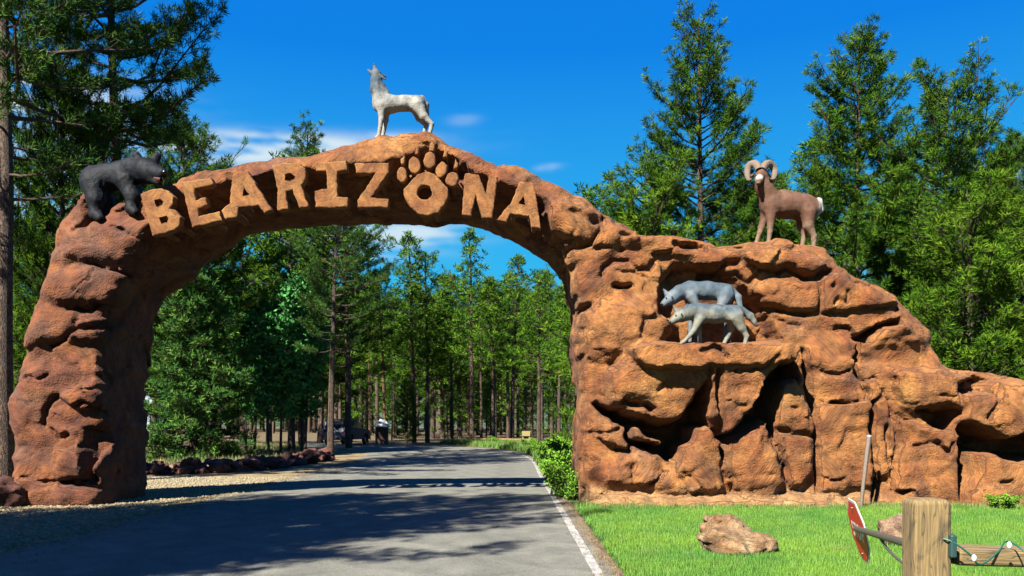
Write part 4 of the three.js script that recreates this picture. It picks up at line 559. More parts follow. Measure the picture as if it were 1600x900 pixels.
// a pine at the origin: trunk, limbs, crown of needle tufts
function pineProto(seed, o) {
  const r = RNG(seed), G = new THREE.Group(), s = new Soup(), wood = [];
  const lean = (y) => V(o.lean * y * y / o.H * 0.1 + 0.12 * noise(y * 0.2, seed, 1), y, 0.12 * noise(y * 0.2, seed, 5));
  const tp = []; for (let i = 0; i <= 8; i++) tp.push(lean(i / 8 * o.H)); tp[0].y = -0.1;
  part('trunk', limb(tp, o.r0, 0.03, o.fine ? 12 : 7, 22), o.bark, G);
  const nb = o.branches; let phi = r() * 6;
  for (let b = 0; b < nb; b++) {
    const t = Math.pow((b + r() * 0.8) / nb, o.pow || 0.9), y = lerp(o.bole * o.H, o.H * 0.985, t), u = (y / o.H - o.bole) / (1 - o.bole);
    phi += 2.4 + (r() - 0.5) * 1.2;
    let L = o.R * o.profile(u) * (0.6 + r() * 0.55) * (1 + 0.3 * noise(Math.cos(phi) * 1.2, u * 4, seed)); if (L < 0.3) L = 0.3;
    const el = lerp(o.el0, o.el1, u) + (r() - 0.5) * 0.35, st = lean(y), h = V(Math.cos(phi), 0, Math.sin(phi)), pts = [st];
    for (let k = 1; k <= 4; k++) { const q = k / 4; pts.push(st.clone().addScaledVector(h, L * q * Math.cos(el) + 0).add(V((r() - 0.5) * 0.12 * L, L * q * Math.sin(el) + o.curl * L * q * q * 0.6 - o.droop * L * q * (1 - q) + (r() - 0.5) * 0.05 * L, (r() - 0.5) * 0.12 * L))); }
    wood.push(limb(pts, 0.012 + L * 0.012, 0.008, 4, 5));
    if (o.bare && u < 0.12 && r() < o.bare) continue;
    const c = new THREE.CatmullRomCurve3(pts), n = Math.max(2, Math.round(L * (1 - o.from) / o.gap));
    for (let k = 0; k <= n; k++) {
      const q = lerp(o.from, 1, k / n), p = c.getPoint(q), tan = c.getTangent(Math.min(q, 0.99)), sd = V().crossVectors(tan, UPV).normalize();
      for (const sg of k === n ? [0] : [-1, 1]) {
        const tl = sg === 0 ? 0 : (0.16 + 0.42 * L * (1 - q) * r() + 0.12 * L * r()) * o.twig, d = tan.clone().addScaledVector(sd, sg * (0.8 + r() * 0.5)).add(V(0, 0.25 + 0.5 * r(), 0)).normalize(), e = p.clone().addScaledVector(d, tl);
        if (tl > 0.35 && o.fine) wood.push(limb([p, e], 0.012, 0.006, 3, 1));
        const m = Math.max(1, Math.round(tl / (o.gap * 1.3)));
        for (let w = 0; w < m; w++) { const tp_ = p.clone().lerp(e, (w + 1) / m); if (r() < o.skip || noise(tp_.x * o.clump, tp_.y * o.clump * 1.3, tp_.z * o.clump + seed) < o.gate) continue; tuft(s, tp_.add(V((r() - 0.5) * 0.1, (r() - 0.5) * 0.1, (r() - 0.5) * 0.1)), d.clone().add(V(0, o.upTuft, 0)).normalize(), o, r, o.pal); }
      }
    }
  }
  part('limbs', merge(wood), o.bark, G); part('crown', s.build(), needleMat, G); return G;
}
const cone1 = (u) => 0.16 + Math.pow(1 - u, 0.8) * 0.95 * sstep(-0.15, 0.16, u), round1 = (u) => 0.3 + 0.85 * Math.pow(Math.sin(Math.PI * clamp(0.12 + u * 0.86)), 0.8) * (1 - 0.35 * u);
const NEAR = { clump: 1.15, gate: -0.27, needles: 30, spread: 1.35, len: 0.23, w: 0.047, back: 0.16, jit: 0.1, twoSided: false, gap: 0.2, from: 0.28, twig: 1, skip: 0.12, upTuft: 0.35, el0: -0.05, el1: 0.75, curl: 0.35, droop: 0.15, lean: 0.3, fine: true, bark: barkDark, pal: PINE, branches: 80 };
const FAR = { ...NEAR, pal: [[0.022, 0.066, 0.007], [0.048, 0.12, 0.009], [0.11, 0.2, 0.012]], clump: 0.9, gate: -0.15, needles: 15, spread: 1.5, len: 0.42, w: 0.13, jit: 0.3, gap: 0.36, from: 0.25, fine: false, branches: 56, skip: 0.1 };
const P = {
  tallCone: pineProto(11, { ...NEAR, H: 17, r0: 0.2, bole: 0.12, R: 4.7, profile: cone1, branches: 124, skip: 0.05 }),
  broadCone: pineProto(23, { ...NEAR, H: 16, r0: 0.2, bole: 0.12, R: 4.8, profile: cone1, branches: 128, pow: 0.85, skip: 0.05, lean: -0.3 }),
  open: pineProto(37, { ...NEAR, H: 13, r0: 0.18, bole: 0.12, R: 4.1, profile: round1, branches: 92, skip: 0.08, el1: 0.9 }),
  old: pineProto(41, { ...NEAR, H: 20, r0: 0.27, bole: 0.36, R: 4.3, profile: round1, branches: 70, skip: 0.06, from: 0.36, bare: 0.35, gate: -0.33, len: 0.27, w: 0.05, gap: 0.23, pal: [[0.022, 0.065, 0.014], [0.04, 0.1, 0.018], [0.075, 0.145, 0.022]] }),
  bushy: pineProto(53, { ...NEAR, H: 8, r0: 0.13, bole: 0.06, R: 2.5, profile: (u) => 0.3 + 0.8 * Math.pow(1 - u, 0.55), branches: 96, gap: 0.22, skip: 0.03, pal: [[0.034, 0.085, 0.006], [0.064, 0.138, 0.008], [0.118, 0.2, 0.013]] }),
  farA: pineProto(61, { ...FAR, H: 16, r0: 0.2, bole: 0.36, R: 2.7, profile: cone1 }),
  farB: pineProto(67, { ...FAR, H: 15, r0: 0.17, bole: 0.42, R: 2.3, profile: cone1, lean: -0.3 }),
  farC: pineProto(71, { ...FAR, H: 15.5, r0: 0.21, bole: 0.3, R: 3.0, profile: round1, branches: 60 }),
  farLow: pineProto(77, { ...FAR, H: 14, r0: 0.18, bole: 0.06, R: 2.7, profile: cone1, branches: 60 }),
  farD: pineProto(79, { ...FAR, H: 14, r0: 0.15, bole: 0.5, R: 2.0, profile: round1, bark: barkRed, branches: 44 }),
  spruce: pineProto(83, { ...NEAR, H: 9, r0: 0.16, bole: 0.02, R: 2.4, profile: (u) => 0.05 + Math.pow(1 - u, 0.8), branches: 175, el0: -0.28, el1: 0.3, curl: 0.28, droop: 0.1, gap: 0.24, from: 0.12, len: 0.24, w: 0.07, needles: 20, skip: 0.0, gate: -0.4, upTuft: 0.1, pal: [[0.022, 0.075, 0.016], [0.05, 0.13, 0.024], [0.11, 0.21, 0.035]] }),
};
const protoH = { tallCone: 17, broadCone: 16, open: 13, old: 20, bushy: 8, farA: 16, farB: 15, farC: 15.5, farD: 14, farLow: 14, spruce: 9 };
const treeRng = RNG(5);
function tree(kind, px, d, h, label, group, name = 'pine_tree', fat = 1) {
  const s = h / protoH[kind], c = copyOf(P[kind], name, label, onGround(px, d).toArray(), treeRng() * 6.28, [s * fat, s, s * fat], group); c.rotation.x = (treeRng() - 0.5) * 0.05; c.rotation.z = (treeRng() - 0.5) * 0.05; return tag(c, label, name === 'spruce_tree' ? 'spruce tree' : 'pine tree', group);
}
const topAt = (py, d) => EYE + (HORIZON - py) * d / F;
// right of the arch
tree('tallCone', 1095, 32, topAt(44, 32), 'tall conical pine behind the cliff, between the arch and the ram');
tree('broadCone', 1338, 30, topAt(46, 30), 'tall broad pine right behind the ram statue');
tree('open', 1478, 28, topAt(150, 28), 'open airy pine just right of the tall broad pine behind the ram');
tree('open', 1604, 27, topAt(235, 27), 'open pine at the right border of the photo');
tree('bushy', 1520, 22.5, topAt(318, 22.5), 'bushy light green young pine behind the right end of the cliff', null, 'pine_tree', 1.1);
tree('bushy', 1622, 24.5, topAt(330, 24.5), 'bushy young pine at the right border behind the cliff');
tree('bushy', 1012, 30, topAt(285, 30), 'low bushy pine left of the tall conical pine behind the cliff');
tree('bushy', 1165, 33, topAt(300, 33), 'low bushy pine between the tall conical pine and the ram');
tree('farC', 928, 46, topAt(288, 46), 'small distant pine top peeking over the right shoulder of the arch');
tree('farA', 1250, 44, topAt(215, 44), 'distant pine behind the ram statue, in the gap between the two tall pines');
tree('farC', 1395, 42, topAt(290, 42), 'dark distant pine behind the cliff shoulder right of the ram');
tree('farC', 1180, 47, topAt(330, 47), 'dark distant pine low behind the cliff left of the ram');
tree('farA', 1455, 46, topAt(260, 46), 'dark distant pine behind the open airy pine');
tree('farC', 1570, 40, topAt(300, 40), 'dark distant pine behind the bushy pines at the right border');
tree('farLow', 1040, 38, topAt(330, 38), 'dark low pine behind the dip between arch and cliff');
tree('farLow', 1290, 40, topAt(300, 40), 'dark low pine just right of the ram statue, behind the cliff');
tree('farLow', 1480, 38, topAt(330, 38), 'dark low pine behind the bushy light green pine');
tree('farC', 1330, 38, topAt(335, 38), 'dark pine directly below the ram statue, behind the cliff top');
tree('farC', 1420, 36, topAt(350, 36), 'dark pine left of the bushy light green pine');
// left of the arch
tree('old', 6, 20, 19, 'large old pine trunk at the left border of the photo');
tree('old', 185, 24.5, 21, 'large old pine with long limbs right behind the bear statue', null, 'pine_tree', 0.8);
tree('open', 108, 22.5, topAt(40, 22.5), 'dark dense pine between the border trunk and the bear', null, 'pine_tree', 0.55);
tree('open', 295, 38, topAt(226, 38), 'pine whose crown shows just behind the bear and the first letters');
tree('tallCone', 472, 52, topAt(203, 52), 'distant pine top peeking over the arch above the middle letters');
tree('farC', 60, 40, topAt(330, 40), 'small pine in the gap between the border trunk and the pillar');
tree('bushy', 78, 36, topAt(360, 36), 'bushy young pine left of the pillar below the bear');
tree('farA', 25, 46, topAt(250, 46), 'distant pine behind the trunk at the left border');
tree('farC', 135, 50, topAt(190, 50), 'distant pine behind the bear rump');
// seen through the arch, left group
tree('spruce', 302, 35, 10, 'dark spruce with boughs to the ground beside the left pillar', null, 'spruce_tree');
tree('old', 516, 37, topAt(262, 37), 'big pine with a bare trunk at the left edge of the road bend', null, 'pine_tree', 0.9);
tree('farC', 380, 46, 14.6, 'pine behind the spruce, second of the group left of the road');
tree('farA', 262, 44, 14, 'pine right beside the left pillar, behind the spruce');
tree('farC', 455, 44, 15.5, 'pine crown above the leafy green trees left of the road');
tree('farA', 330, 52, 17.5, 'tall pine behind the spruce, half hidden by it');
tree('farC', 545, 50, 16.5, 'pine just right of the big bare trunk at the road bend');
tree('farB', 240, 56, 17, 'thin trunked pine in the gap right of the left pillar');
tree('farA', 420, 60, 19, 'tall far pine behind the leafy green trees');
tree('farC', 500, 62, 18, 'far pine behind the big bare trunk');
const ordinal = ['first', 'second', 'third', 'fourth', 'fifth', 'sixth', 'seventh', 'eighth', 'ninth', 'tenth', 'eleventh', 'twelfth', 'thirteenth', 'fourteenth', 'fifteenth', 'sixteenth', 'seventeenth', 'eighteenth', 'nineteenth', 'twentieth', 'twenty-first', 'twenty-second', 'twenty-third', 'twenty-fourth', 'twenty-fifth', 'twenty-sixth', 'twenty-seventh', 'twenty-eighth'];
[['farD', 602, 66, 432], ['farA', 647, 62, 366], ['farC', 668, 63, 395], ['farB', 706, 66, 425], ['farA', 737, 60, 362], ['farB', 772, 64, 430], ['farA', 800, 66, 398], ['farC', 842, 58, 425], ['farB', 872, 55, 440], ['farC', 905, 50, 430]].forEach(([k, px, d, py], i) => tree(k, px, d, topAt(py, d), `pine in the front row of forest through the arch, ${ordinal[i]} from the left`, 'front row of the forest'));
{
  const r = RNG(99), rows = [['second row', 74, 82, 15, 560, 930], ['rear row', 88, 102, 22, 530, 950]];
  for (const [row, d0, d1, n, x0, x1] of rows) for (let i = 0; i < n; i++) {
    const d = lerp(d0, d1, r()), px = lerp(x0, x1, (i + 0.15 + 0.7 * r()) / n), k = ['farA', 'farB', 'farC', 'farD', 'farLow', 'farA', 'farLow'][Math.floor(r() * 7)];
    tree(k, px, d, topAt(lerp(420, 475, r()), d), `pine in the ${row} of forest through the arch, ${ordinal[i]} from the left`, `${row} of the forest`, 'pine_tree', 0.75 + r() * 0.6);
  }
}
// pines beside the road on the viewer's left, outside the picture: they throw the shade on the road
[[-9.4, -4.6, 14.5, 'open'], [-11.6, -6.4, 14, 'broadCone'], [-14.2, -3.2, 13, 'open'], [-17, -6, 12, 'tallCone'], [-12, -0.4, 12, 'open'], [-9.9, -2.3, 13, 'broadCone'], [-10.6, -7.2, 11.5, 'open'], [-8.9, -6.4, 9, 'open']].forEach(([x, z, h, k], i) => {
  const s = h / protoH[k]; tag(copyOf(P[k], 'pine_tree', `shade pine beside the drive outside the photo, ${ordinal[i]} counting from the arch`, [x, 0, z], i * 1.7, [s * 0.88, s, s * 0.88]), null, 'pine tree', 'pines shading the drive');
});
{ // the far wood reads as one mass
  const r = RNG(202), mk = (k) => { const g = []; P[k].traverse((m) => { if (!m.isMesh) return; let q = m.geometry.index ? m.geometry.toNonIndexed() : m.geometry.clone(); q.deleteAttribute('uv'); if (!q.attributes.color) { const c = new Float32Array(q.attributes.position.count * 3); for (let i = 0; i < c.length; i += 3) { c[i] = 0.1; c[i + 1] = 0.075; c[i + 2] = 0.055; } q.setAttribute('color', new THREE.BufferAttribute(c, 3)); } g.push(q); }); return mergeGeometries(g, false); };
  ['farLow', 'farC'].forEach((k, j) => {
    const n = 260, im = new THREE.InstancedMesh(mk(k), needleMat, n), M = new THREE.Matrix4();
    for (let i = 0; i < n; i++) { const d = lerp(104, 190, Math.pow(r(), 0.8)), px = lerp(-500, 2100, r()), p = onGround(px, d), s = (px > 330 && px < 900 ? topAt(lerp(450, 520, r()), d) : lerp(13, 19, r())) / protoH[k], q = new THREE.Quaternion().setFromAxisAngle(UPV, r() * 6.28); im.setMatrixAt(i, M.compose(p, q, V(s * 1.15, s, s * 1.15))); }
    im.name = numbered('far_forest'); im.castShadow = im.receiveShadow = true; scene.add(im); tag(im, j ? 'far off rounder pines massed behind the forest rows' : 'far off pines with low boughs massed behind the forest rows', 'forest', null, 'stuff');
  });
}
{ // a low wooded rise closes the view
  const n = 80, g = new THREE.PlaneGeometry(1, 1, n, 6), p = g.attributes.position; for (let i = 0; i < p.count; i++) { const u = (p.getX(i)) * 900, v = p.getY(i) + 0.5; p.setXYZ(i, u, v * v * (3 - 2 * v) * (15 + 6 * fbm(u * 0.01, 3, 1, 3)) - 0.3 + v * 1.5 * noise(u * 0.06, v * 5, 2), -235 - v * 120); }
  g.computeVertexNormals(); tag(part('hills', g, std({ color: rgb(0.03, 0.055, 0.016) }), scene), 'low wooded rise behind the forest', null, null, 'structure');
}
// leafy trees and shrubs
const leafMat = matte({ vertexColors: true, side: THREE.DoubleSide, specularIntensity: 0.2 });
function leafyProto(seed, o) {
  const r = RNG(seed), G = new THREE.Group(), s = new Soup(), stems = [];
  for (let t = 0; t < o.stems; t++) {
    const a = t / o.stems * 6.28 + r(), rad = o.stems > 1 ? o.footR * (0.4 + r() * 0.6) : 0, h = o.H * (0.78 + 0.22 * r()), b = V(Math.cos(a) * rad, 0, Math.sin(a) * rad), pts = [0, 0.33, 0.66, 1].map((q) => b.clone().add(V(Math.cos(a) * o.flare * q * q + (r() - 0.5) * 0.1, h * q * 0.96 - (q === 0 ? 0.05 : 0), Math.sin(a) * o.flare * q * q + (r() - 0.5) * 0.1)));
    const g = limb(pts, o.r0, 0.01, 6, 8); stems.push(g); const c = new THREE.CatmullRomCurve3(pts);
    const tw = [];
    for (let k = 0; k < o.twigs; k++) {
      const q = lerp(o.low, 1, Math.pow(r(), 0.8)), p = c.getPoint(q), ph = r() * 6.28, L = o.R * (0.35 + 0.65 * r()) * Math.pow(Math.sin(Math.PI * clamp(0.1 + 0.8 * (q - o.low) / (1 - o.low))), 0.6), d = V(Math.cos(ph), 0.5 + r() * 0.5, Math.sin(ph)).normalize(), e = p.clone().addScaledVector(d, L);
      tw.push(limb([p, e], 0.012, 0.004, 3, 1));
      for (let m = 0; m < o.leaves; m++) {
        const w = p.clone().lerp(e, 0.25 + 0.8 * Math.pow(r(), 0.7)).add(V((r() - 0.5) * o.fluff, (r() - 0.5) * o.fluff, (r() - 0.5) * o.fluff)), f = V(r() - 0.5, r() - 0.35, r() - 0.5).normalize(), sd = V(r() - 0.5, r() - 0.5, r() - 0.5).cross(f).normalize(), z = o.leaf * (0.7 + 0.6 * r()), k0 = r(), c0 = mix3(o.pal[0], o.pal[1], k0), a0 = w, b0 = w.clone().addScaledVector(f, z * 0.5).addScaledVector(sd, z * 0.36), c1_ = w.clone().addScaledVector(f, z), d0 = w.clone().addScaledVector(f, z * 0.5).addScaledVector(sd, -z * 0.36);
        s.tri(a0, b0, c1_, c0); s.tri(a0, c1_, d0, c0);
      }
    }
    if (tw.length) stems.push(merge(tw));
  }
  part(o.crownName === 'leaves' ? 'stems' : 'trunk', merge(stems), barkDark, G); part(o.crownName, s.build(), leafMat, G); return G;
}
const aspen = leafyProto(301, { stems: 3, footR: 0.5, H: 9, flare: 0.8, r0: 0.07, twigs: 95, low: 0.22, R: 1.7, leaves: 34, leaf: 0.2, fluff: 0.5, crownName: 'crown', pal: [[0.035, 0.16, 0.035], [0.085, 0.28, 0.07]] });
[[430, 40, 1.0, 'leafy green tree with thin stems, beside the spruce'], [470, 43, 1.05, 'leafy green tree right beside the big bare pine trunk'], [395, 45, 1.1, 'leafy green tree half hidden behind the spruce']].forEach(([px, d, s, l], i) => tag(copyOf(aspen, 'leafy_tree', l, onGround(px, d).toArray(), i * 2.1, [s, s, s], 'leafy trees left of the road'), null, 'tree'));
const weed = leafyProto(311, { stems: 9, footR: 0.25, H: 0.85, flare: 0.3, r0: 0.008, twigs: 16, low: 0.1, R: 0.28, leaves: 20, leaf: 0.06, fluff: 0.16, crownName: 'leaves', pal: [[0.07, 0.19, 0.015], [0.17, 0.32, 0.03]] });
const weedSpots = [[881, 17.6, 0.85], [892, 18.4, 1.15], [876, 19.6, 0.9], [898, 17.0, 0.8], [884, 21, 1.1], [897, 22.5, 1.3], [868, 24, 0.8], [880, 26, 1.0], [857, 29, 0.7], [868, 32, 0.8], [888, 29, 1.2], [842, 38, 0.8], [852, 35, 0.8], [872, 36, 1.0], [856, 40, 0.8], [826, 46, 0.8], [798, 50, 0.6], [770, 54, 0.7]];
weedSpots.forEach(([px, d, s], i) => tag(copyOf(weed, 'roadside_plant', `leafy green roadside plant right of the white line, ${ordinal[i]} going up the road`, onGround(px, d).toArray(), i * 1.9, [s, s, s], 'plants along the right verge'), null, 'plant'));
tag(copyOf(weed, 'roadside_plant', 'green tuft growing at the foot of the cliff near the right border', onGround(1568, 14.9).toArray(), 0.5, [0.5, 0.35, 0.5]), null, 'plant');
[[575, 63, 5.5], [700, 66, 4.5], [760, 70, 6], [820, 68, 5], [868, 62, 6.5], [612, 72, 6], [890, 57, 4.5]].forEach(([px, d, h], i) => tree('farLow', px, d, h, `low young pine among the forest trunks, ${['beside the canopy', 'right of the dark twin trunks', 'right of the road centre', 'behind the yellow sign', 'near the cliff', 'between the canopy and the twin trunks', 'touching the cliff edge'][i]}`, 'young pines in the understorey'));
const sapling = tag(copyOf(P.bushy, 'pine_tree', 'small bright green sapling in front of the forest trunks', onGround(636, 61).toArray(), 1, [0.42, 0.55, 0.42]), null, 'pine tree');

// ================================================================ GRASS, PEBBLES (stuff)
function scatter(name, label, category, geo, mat, n, seed, place, tint) {
  const im = new THREE.InstancedMesh(geo, mat, n), r = RNG(seed), M = new THREE.Matrix4(), C = new THREE.Color();
  for (let i = 0; i < n; i++) { const [p, s] = place(r), q = new THREE.Quaternion().setFromAxisAngle(UPV, r() * 6.28); im.setMatrixAt(i, M.compose(p, q, V(s, s * (0.7 + 0.6 * r()), s))); const k = tint(r, p); im.setColorAt(i, C.setRGB(...k)); }
  im.name = numbered(name); im.castShadow = im.receiveShadow = true; scene.add(im); return tag(im, label, category, null, 'stuff');
}
const bladeGeo = (() => { const s = new Soup(), r = RNG(8); for (let i = 0; i < 9; i++) { const a = r() * 6.28, b = V((r() - 0.5) * 0.12, 0, (r() - 0.5) * 0.12), h = 0.035 + 0.035 * r(), o = V(Math.cos(a), 0, Math.sin(a)), w = o.clone().multiplyScalar(0.0045), tip = b.clone().add(V((r() - 0.5) * 0.05, h, (r() - 0.5) * 0.05)); s.tri(b.clone().sub(w), b.clone().add(w), tip, [1, 1, 1]); } const g = s.build(); g.deleteAttribute('color'); return g; })();
const grassMat = std({ color: 0xffffff, side: THREE.DoubleSide, roughness: 0.7 });
scatter('grass', 'short bright green lawn grass in front of the cliff', 'grass', bladeGeo, grassMat, 42000, 17, (r) => { for (;;) { const d = lerp(6.4, 16.2, Math.pow(r(), 0.85)), x = lerp(1.2, d * 0.66, r()); if (x > 1.22 + 0.12 * noise(d * 2, 1, 1)) return [V(x, 0.006, -d), 0.8 + r() * 0.5]; } }, (r, p) => { const n = clamp(0.5 + 1.4 * fbm(p.x * 0.7, p.z * 0.7, 4, 3)), k = 0.8 + 0.4 * r(); const dry = clamp(fbm(p.x * 1.6 + 5, p.z * 1.6, 2, 3) * 4 - 1.1) * 0.4 + (r() < 0.03 ? 0.4 : 0); return mix3([lerp(0.055, 0.125, n) * k, lerp(0.18, 0.25, n) * k, 0.01 * k], [0.24 * k, 0.21 * k, 0.06 * k], dry); });
scatter('grass', 'taller grass and weeds along the far verge of the road', 'grass', bladeGeo, grassMat, 15000, 19, (r) => { const d = lerp(17, 60, Math.pow(r(), 0.7)), e = d < 38 ? 1.2 : 1.2 - (d - 38) * (d - 38) * 0.013; return [V(e + Math.pow(r(), 1.3) * 3.2, 0.006, -d), 2.6 + r() * 3.4]; }, (r, p) => { const k = 0.7 + 0.5 * r(); return [0.1 * k, 0.2 * k, 0.02 * k]; });
scatter('grass', 'dry straw coloured grass tufts under the trees left of the road', 'grass', bladeGeo, grassMat, 6000, 23, (r) => { const d = lerp(31, 62, r()), px = lerp(190, 480, r()); return [V((px - 800) * d / F - 0.3, 0.006, -d), 1.5 + r() * 2.5]; }, (r) => { const k = 0.6 + 0.6 * r(); return r() < 0.6 ? [0.24 * k, 0.19 * k, 0.07 * k] : [0.08 * k, 0.15 * k, 0.02 * k]; });
scatter('grass', 'longer ragged grass growing against the foot of the cliff', 'grass', bladeGeo, grassMat, 2000, 31, (r) => { const x = lerp(1.2, 10, r()); return [V(x, 0.006, -15.25 - 0.5 * noise(x * 1.7, 3, 3) + (r() - 0.5) * 0.5), 0.8 + r() * 1.3]; }, (r) => { const k = 0.7 + 0.5 * r(); return r() < 0.35 ? [0.2 * k, 0.18 * k, 0.05 * k] : [0.08 * k, 0.19 * k, 0.015 * k]; });
scatter('litter', 'dry pine needles and grit lying along the road edges', 'litter', bladeGeo, grassMat, 5000, 37, (r) => { const d = lerp(8, 34, r()), s = r() < 0.5; return [V(s ? 1.12 - 0.35 * r() * r() : -6.2 + 1.3 * r() * r() - 0.2, 0.014, -d), 0.25 + 0.35 * r()]; }, (r) => { const k = 0.5 + 0.6 * r(); return [0.26 * k, 0.17 * k, 0.08 * k]; });
const pebbleGeo = (() => { const g = new THREE.IcosahedronGeometry(0.02, 0); g.scale(1.2, 0.7, 1); return g; })();
scatter('gravel', 'pale gravel stones round the foot of the pillar', 'gravel', pebbleGeo, std({ color: 0xffffff, roughness: 0.9 }), 9000, 29, (r) => { const d = lerp(9, 24, Math.pow(r(), 0.8)), x = lerp(-11, -6.0, r()); return [V(x, 0.008, -d), 0.5 + r() * 1.1]; }, (r) => { const k = 0.6 + 0.5 * r(); return [0.3 * k, 0.25 * k, 0.15 * k]; });

// ================================================================ ROCKS
function rockGeo(seed, sx, sy, sz, col, step = 0.03, cutAmp = 0.2) {
  const r = RNG(seed), planes = []; for (let i = 0; i < 13; i++) { const a = r() * 6.28, e = (r() - 0.25) * 1.6; planes.push([Math.cos(a) * Math.cos(e), Math.sin(e), Math.sin(a) * Math.cos(e), 0.66 + 0.28 * r()]); }
  const f = (x, y, z) => { const X = x / sx, Y = y / sy, Z = z / sz; let d = Math.hypot(X, Y, Z) - 1; for (const [a, b, c, o] of planes) d = smax(d, a * X + b * Y + c * Z - o, 0.05); return d * Math.min(sx, sy, sz) + cutAmp * sy * fbm(x * 3.4 + seed, y * 4.4, z * 3.4, 4); };
  const n = [sx, sy, sz].map((v) => Math.ceil(2.5 * v / step) + 2); return surfaceNets([-1.25 * sx, -1.25 * sy, -1.25 * sz], n, step, f, (x, y, z) => { const k = fbm(x * 6 + seed, y * 6, z * 6, 3); return mix3(col[0], col[1], clamp(0.5 + k * 2)); }, 1.2);
}
const bouldMat = std({ vertexColors: true, map: rockMap, bumpMap: rockBump, bumpScale: 0.02, roughness: 0.95 });
{
  const g = rockGeo(401, 0.47, 0.3, 0.36, [[0.26, 0.16, 0.06], [0.38, 0.28, 0.14]], 0.02, 0.45), m = part('lawn_boulder', g, bouldMat, scene); m.position.copy(onGround(1146, 10.1)).setY(0.17); m.rotation.z = -0.12; tag(m, 'tan boulder with a dark notch lying alone on the lawn', 'boulder');
  const g2 = rockGeo(417, 0.28, 0.26, 0.26, [[0.2, 0.11, 0.055], [0.33, 0.25, 0.16]], 0.02, 0.55), m2 = part('lawn_boulder', g2, bouldMat, scene); m2.position.copy(onGround(1404, 10.6)).setY(0.2); tag(m2, 'split dark and tan rock just behind the wooden post', 'boulder');
}
{ // kerb of red rocks on the left of the road
  const border = thing('stone_border', 'low border of loose dark red stones along the left edge of the road', 'stone border', onGround(400, 30).toArray()), r = RNG(55);
  const kinds = [1, 2, 3, 4, 5, 6].map((i) => rockGeo(500 + i, 0.3, 0.2, 0.24, [[0.085, 0.026, 0.016], [0.19, 0.075, 0.048]], 0.04, 0.9));
  const line = [[215, 25], [300, 25.6], [400, 27.5], [450, 30], [512, 35]], c = new THREE.CatmullRomCurve3(line.map(([px, d]) => onGround(px, d)));
  for (let i = 0; i < 110; i++) { const p = c.getPointAt(clamp((i + r() * 0.6) / 110)), m = part('stone', kinds[i % 6], bouldMat, border), s = 0.55 + r() * 0.75; m.position.set(p.x + (r() - 0.5) * 0.5 - border.position.x, 0.1 * s + (r() < 0.3 ? 0.16 : 0), p.z + (r() - 0.5) * 0.7 - border.position.z); m.rotation.set(r() * 0.4, r() * 6.28, r() * 0.4); m.scale.set(s * (0.9 + 0.5 * r()), s * 0.85, s); }
}

{ // dark red rock lying left of the pillar foot
  const m = part('rock', rockGeo(431, 0.5, 0.42, 0.5, [[0.1, 0.03, 0.018], [0.16, 0.06, 0.03]], 0.04, 0.5), bouldMat, scene); m.position.copy(onGround(8, 15.9)).setY(0.18); tag(m, 'dark red rock on the ground left of the pillar foot', 'rock');
}
// ================================================================ GATE POST, RAIL, STOP SIGN, POLE
const woodMat = std({ map: woodMap, color: rgb(0.44, 0.43, 0.35), bumpMap: woodMap, bumpScale: 0.006, roughness: 0.9 });
{
  const d = 4.1, p = onGround(1447, d), w = 57 * d / F, h = topAt(776, d);
  const post = thing('gate_post', 'thick squared wooden post in the right foreground', 'post', p.toArray(), -0.1);
  const g = new RoundedBoxGeometry(w, h + 0.3, w, 5, 0.028), q = g.attributes.position; for (let i = 0; i < q.count; i++) { const y = q.getY(i); if (y > h / 2) q.setY(i, y + 0.012 * noise(q.getX(i) * 14, q.getZ(i) * 14, 3) - 0.02 * Math.abs(q.getX(i)) / w); }
  g.computeVertexNormals(); g.translate(0, (h - 0.3) / 2, 0); part('post_shaft', boxUV(g, 2.2), woodMat, post);
  // log rail to the right
  const rail = thing('fence_rail', 'weathered wooden rail fixed to the right of the post', 'rail', [0, 0, 0]);
  const a = at(1478, 866, 4.15), b = at(1760, 874, 4.3), c = new THREE.CatmullRomCurve3([a, a.clone().lerp(b, 0.5), b]);
  const rg = new RoundedBoxGeometry(a.distanceTo(b), 0.085, 0.2, 3, 0.02), mid = a.clone().lerp(b, 0.5); rail.position.copy(mid); rail.rotation.y = -Math.atan2(b.z - a.z, b.x - a.x); rail.rotation.z = Math.atan2(b.y - a.y, b.x - a.x);
  const uvs = boxUV(rg, 2.2), u = uvs.attributes.uv; for (let i = 0; i < u.count; i++) u.setXY(i, u.getY(i), u.getX(i)); part('plank', uvs, woodMat, rail);
  const lights = thing('light_string', 'green light string wound round the wooden rail and post', 'light string', mid.toArray()), gm = std({ color: rgb(0.01, 0.1, 0.07), roughness: 0.5 }), L = (q) => q.clone().sub(mid);
  const wire = [at(1474, 842, 4.0), at(1487, 846, 3.98), at(1515, 866, 3.98), at(1530, 882, 4.0), at(1560, 862, 4.08), at(1572, 846, 4.15), at(1590, 853, 4.05), at(1612, 870, 3.98), at(1650, 850, 4.1)].map(L);
  part('wire', limb(wire, 0.0045, 0.0045, 6, 60), gm, lights);
  const knob = new RoundedBoxGeometry(0.03, 0.11, 0.05, 2, 0.008); const kp = L(at(1487, 853, 4.0)); knob.translate(kp.x, kp.y, kp.z); part('clip', knob, std({ color: rgb(0.015, 0.05, 0.045), roughness: 0.5 }), lights);
  for (const [x, y, dd] of [[1577, 852, 3.99], [1522, 872, 3.95], [1606, 862, 3.96]]) { const s = new THREE.SphereGeometry(0.011, 10, 8); s.scale(1, 1.6, 1); const k = L(at(x, y, dd)); s.translate(k.x, k.y, k.z); part('bulb', s, std({ color: rgb(0.75, 0.85, 0.85), roughness: 0.2 }), lights); }
}
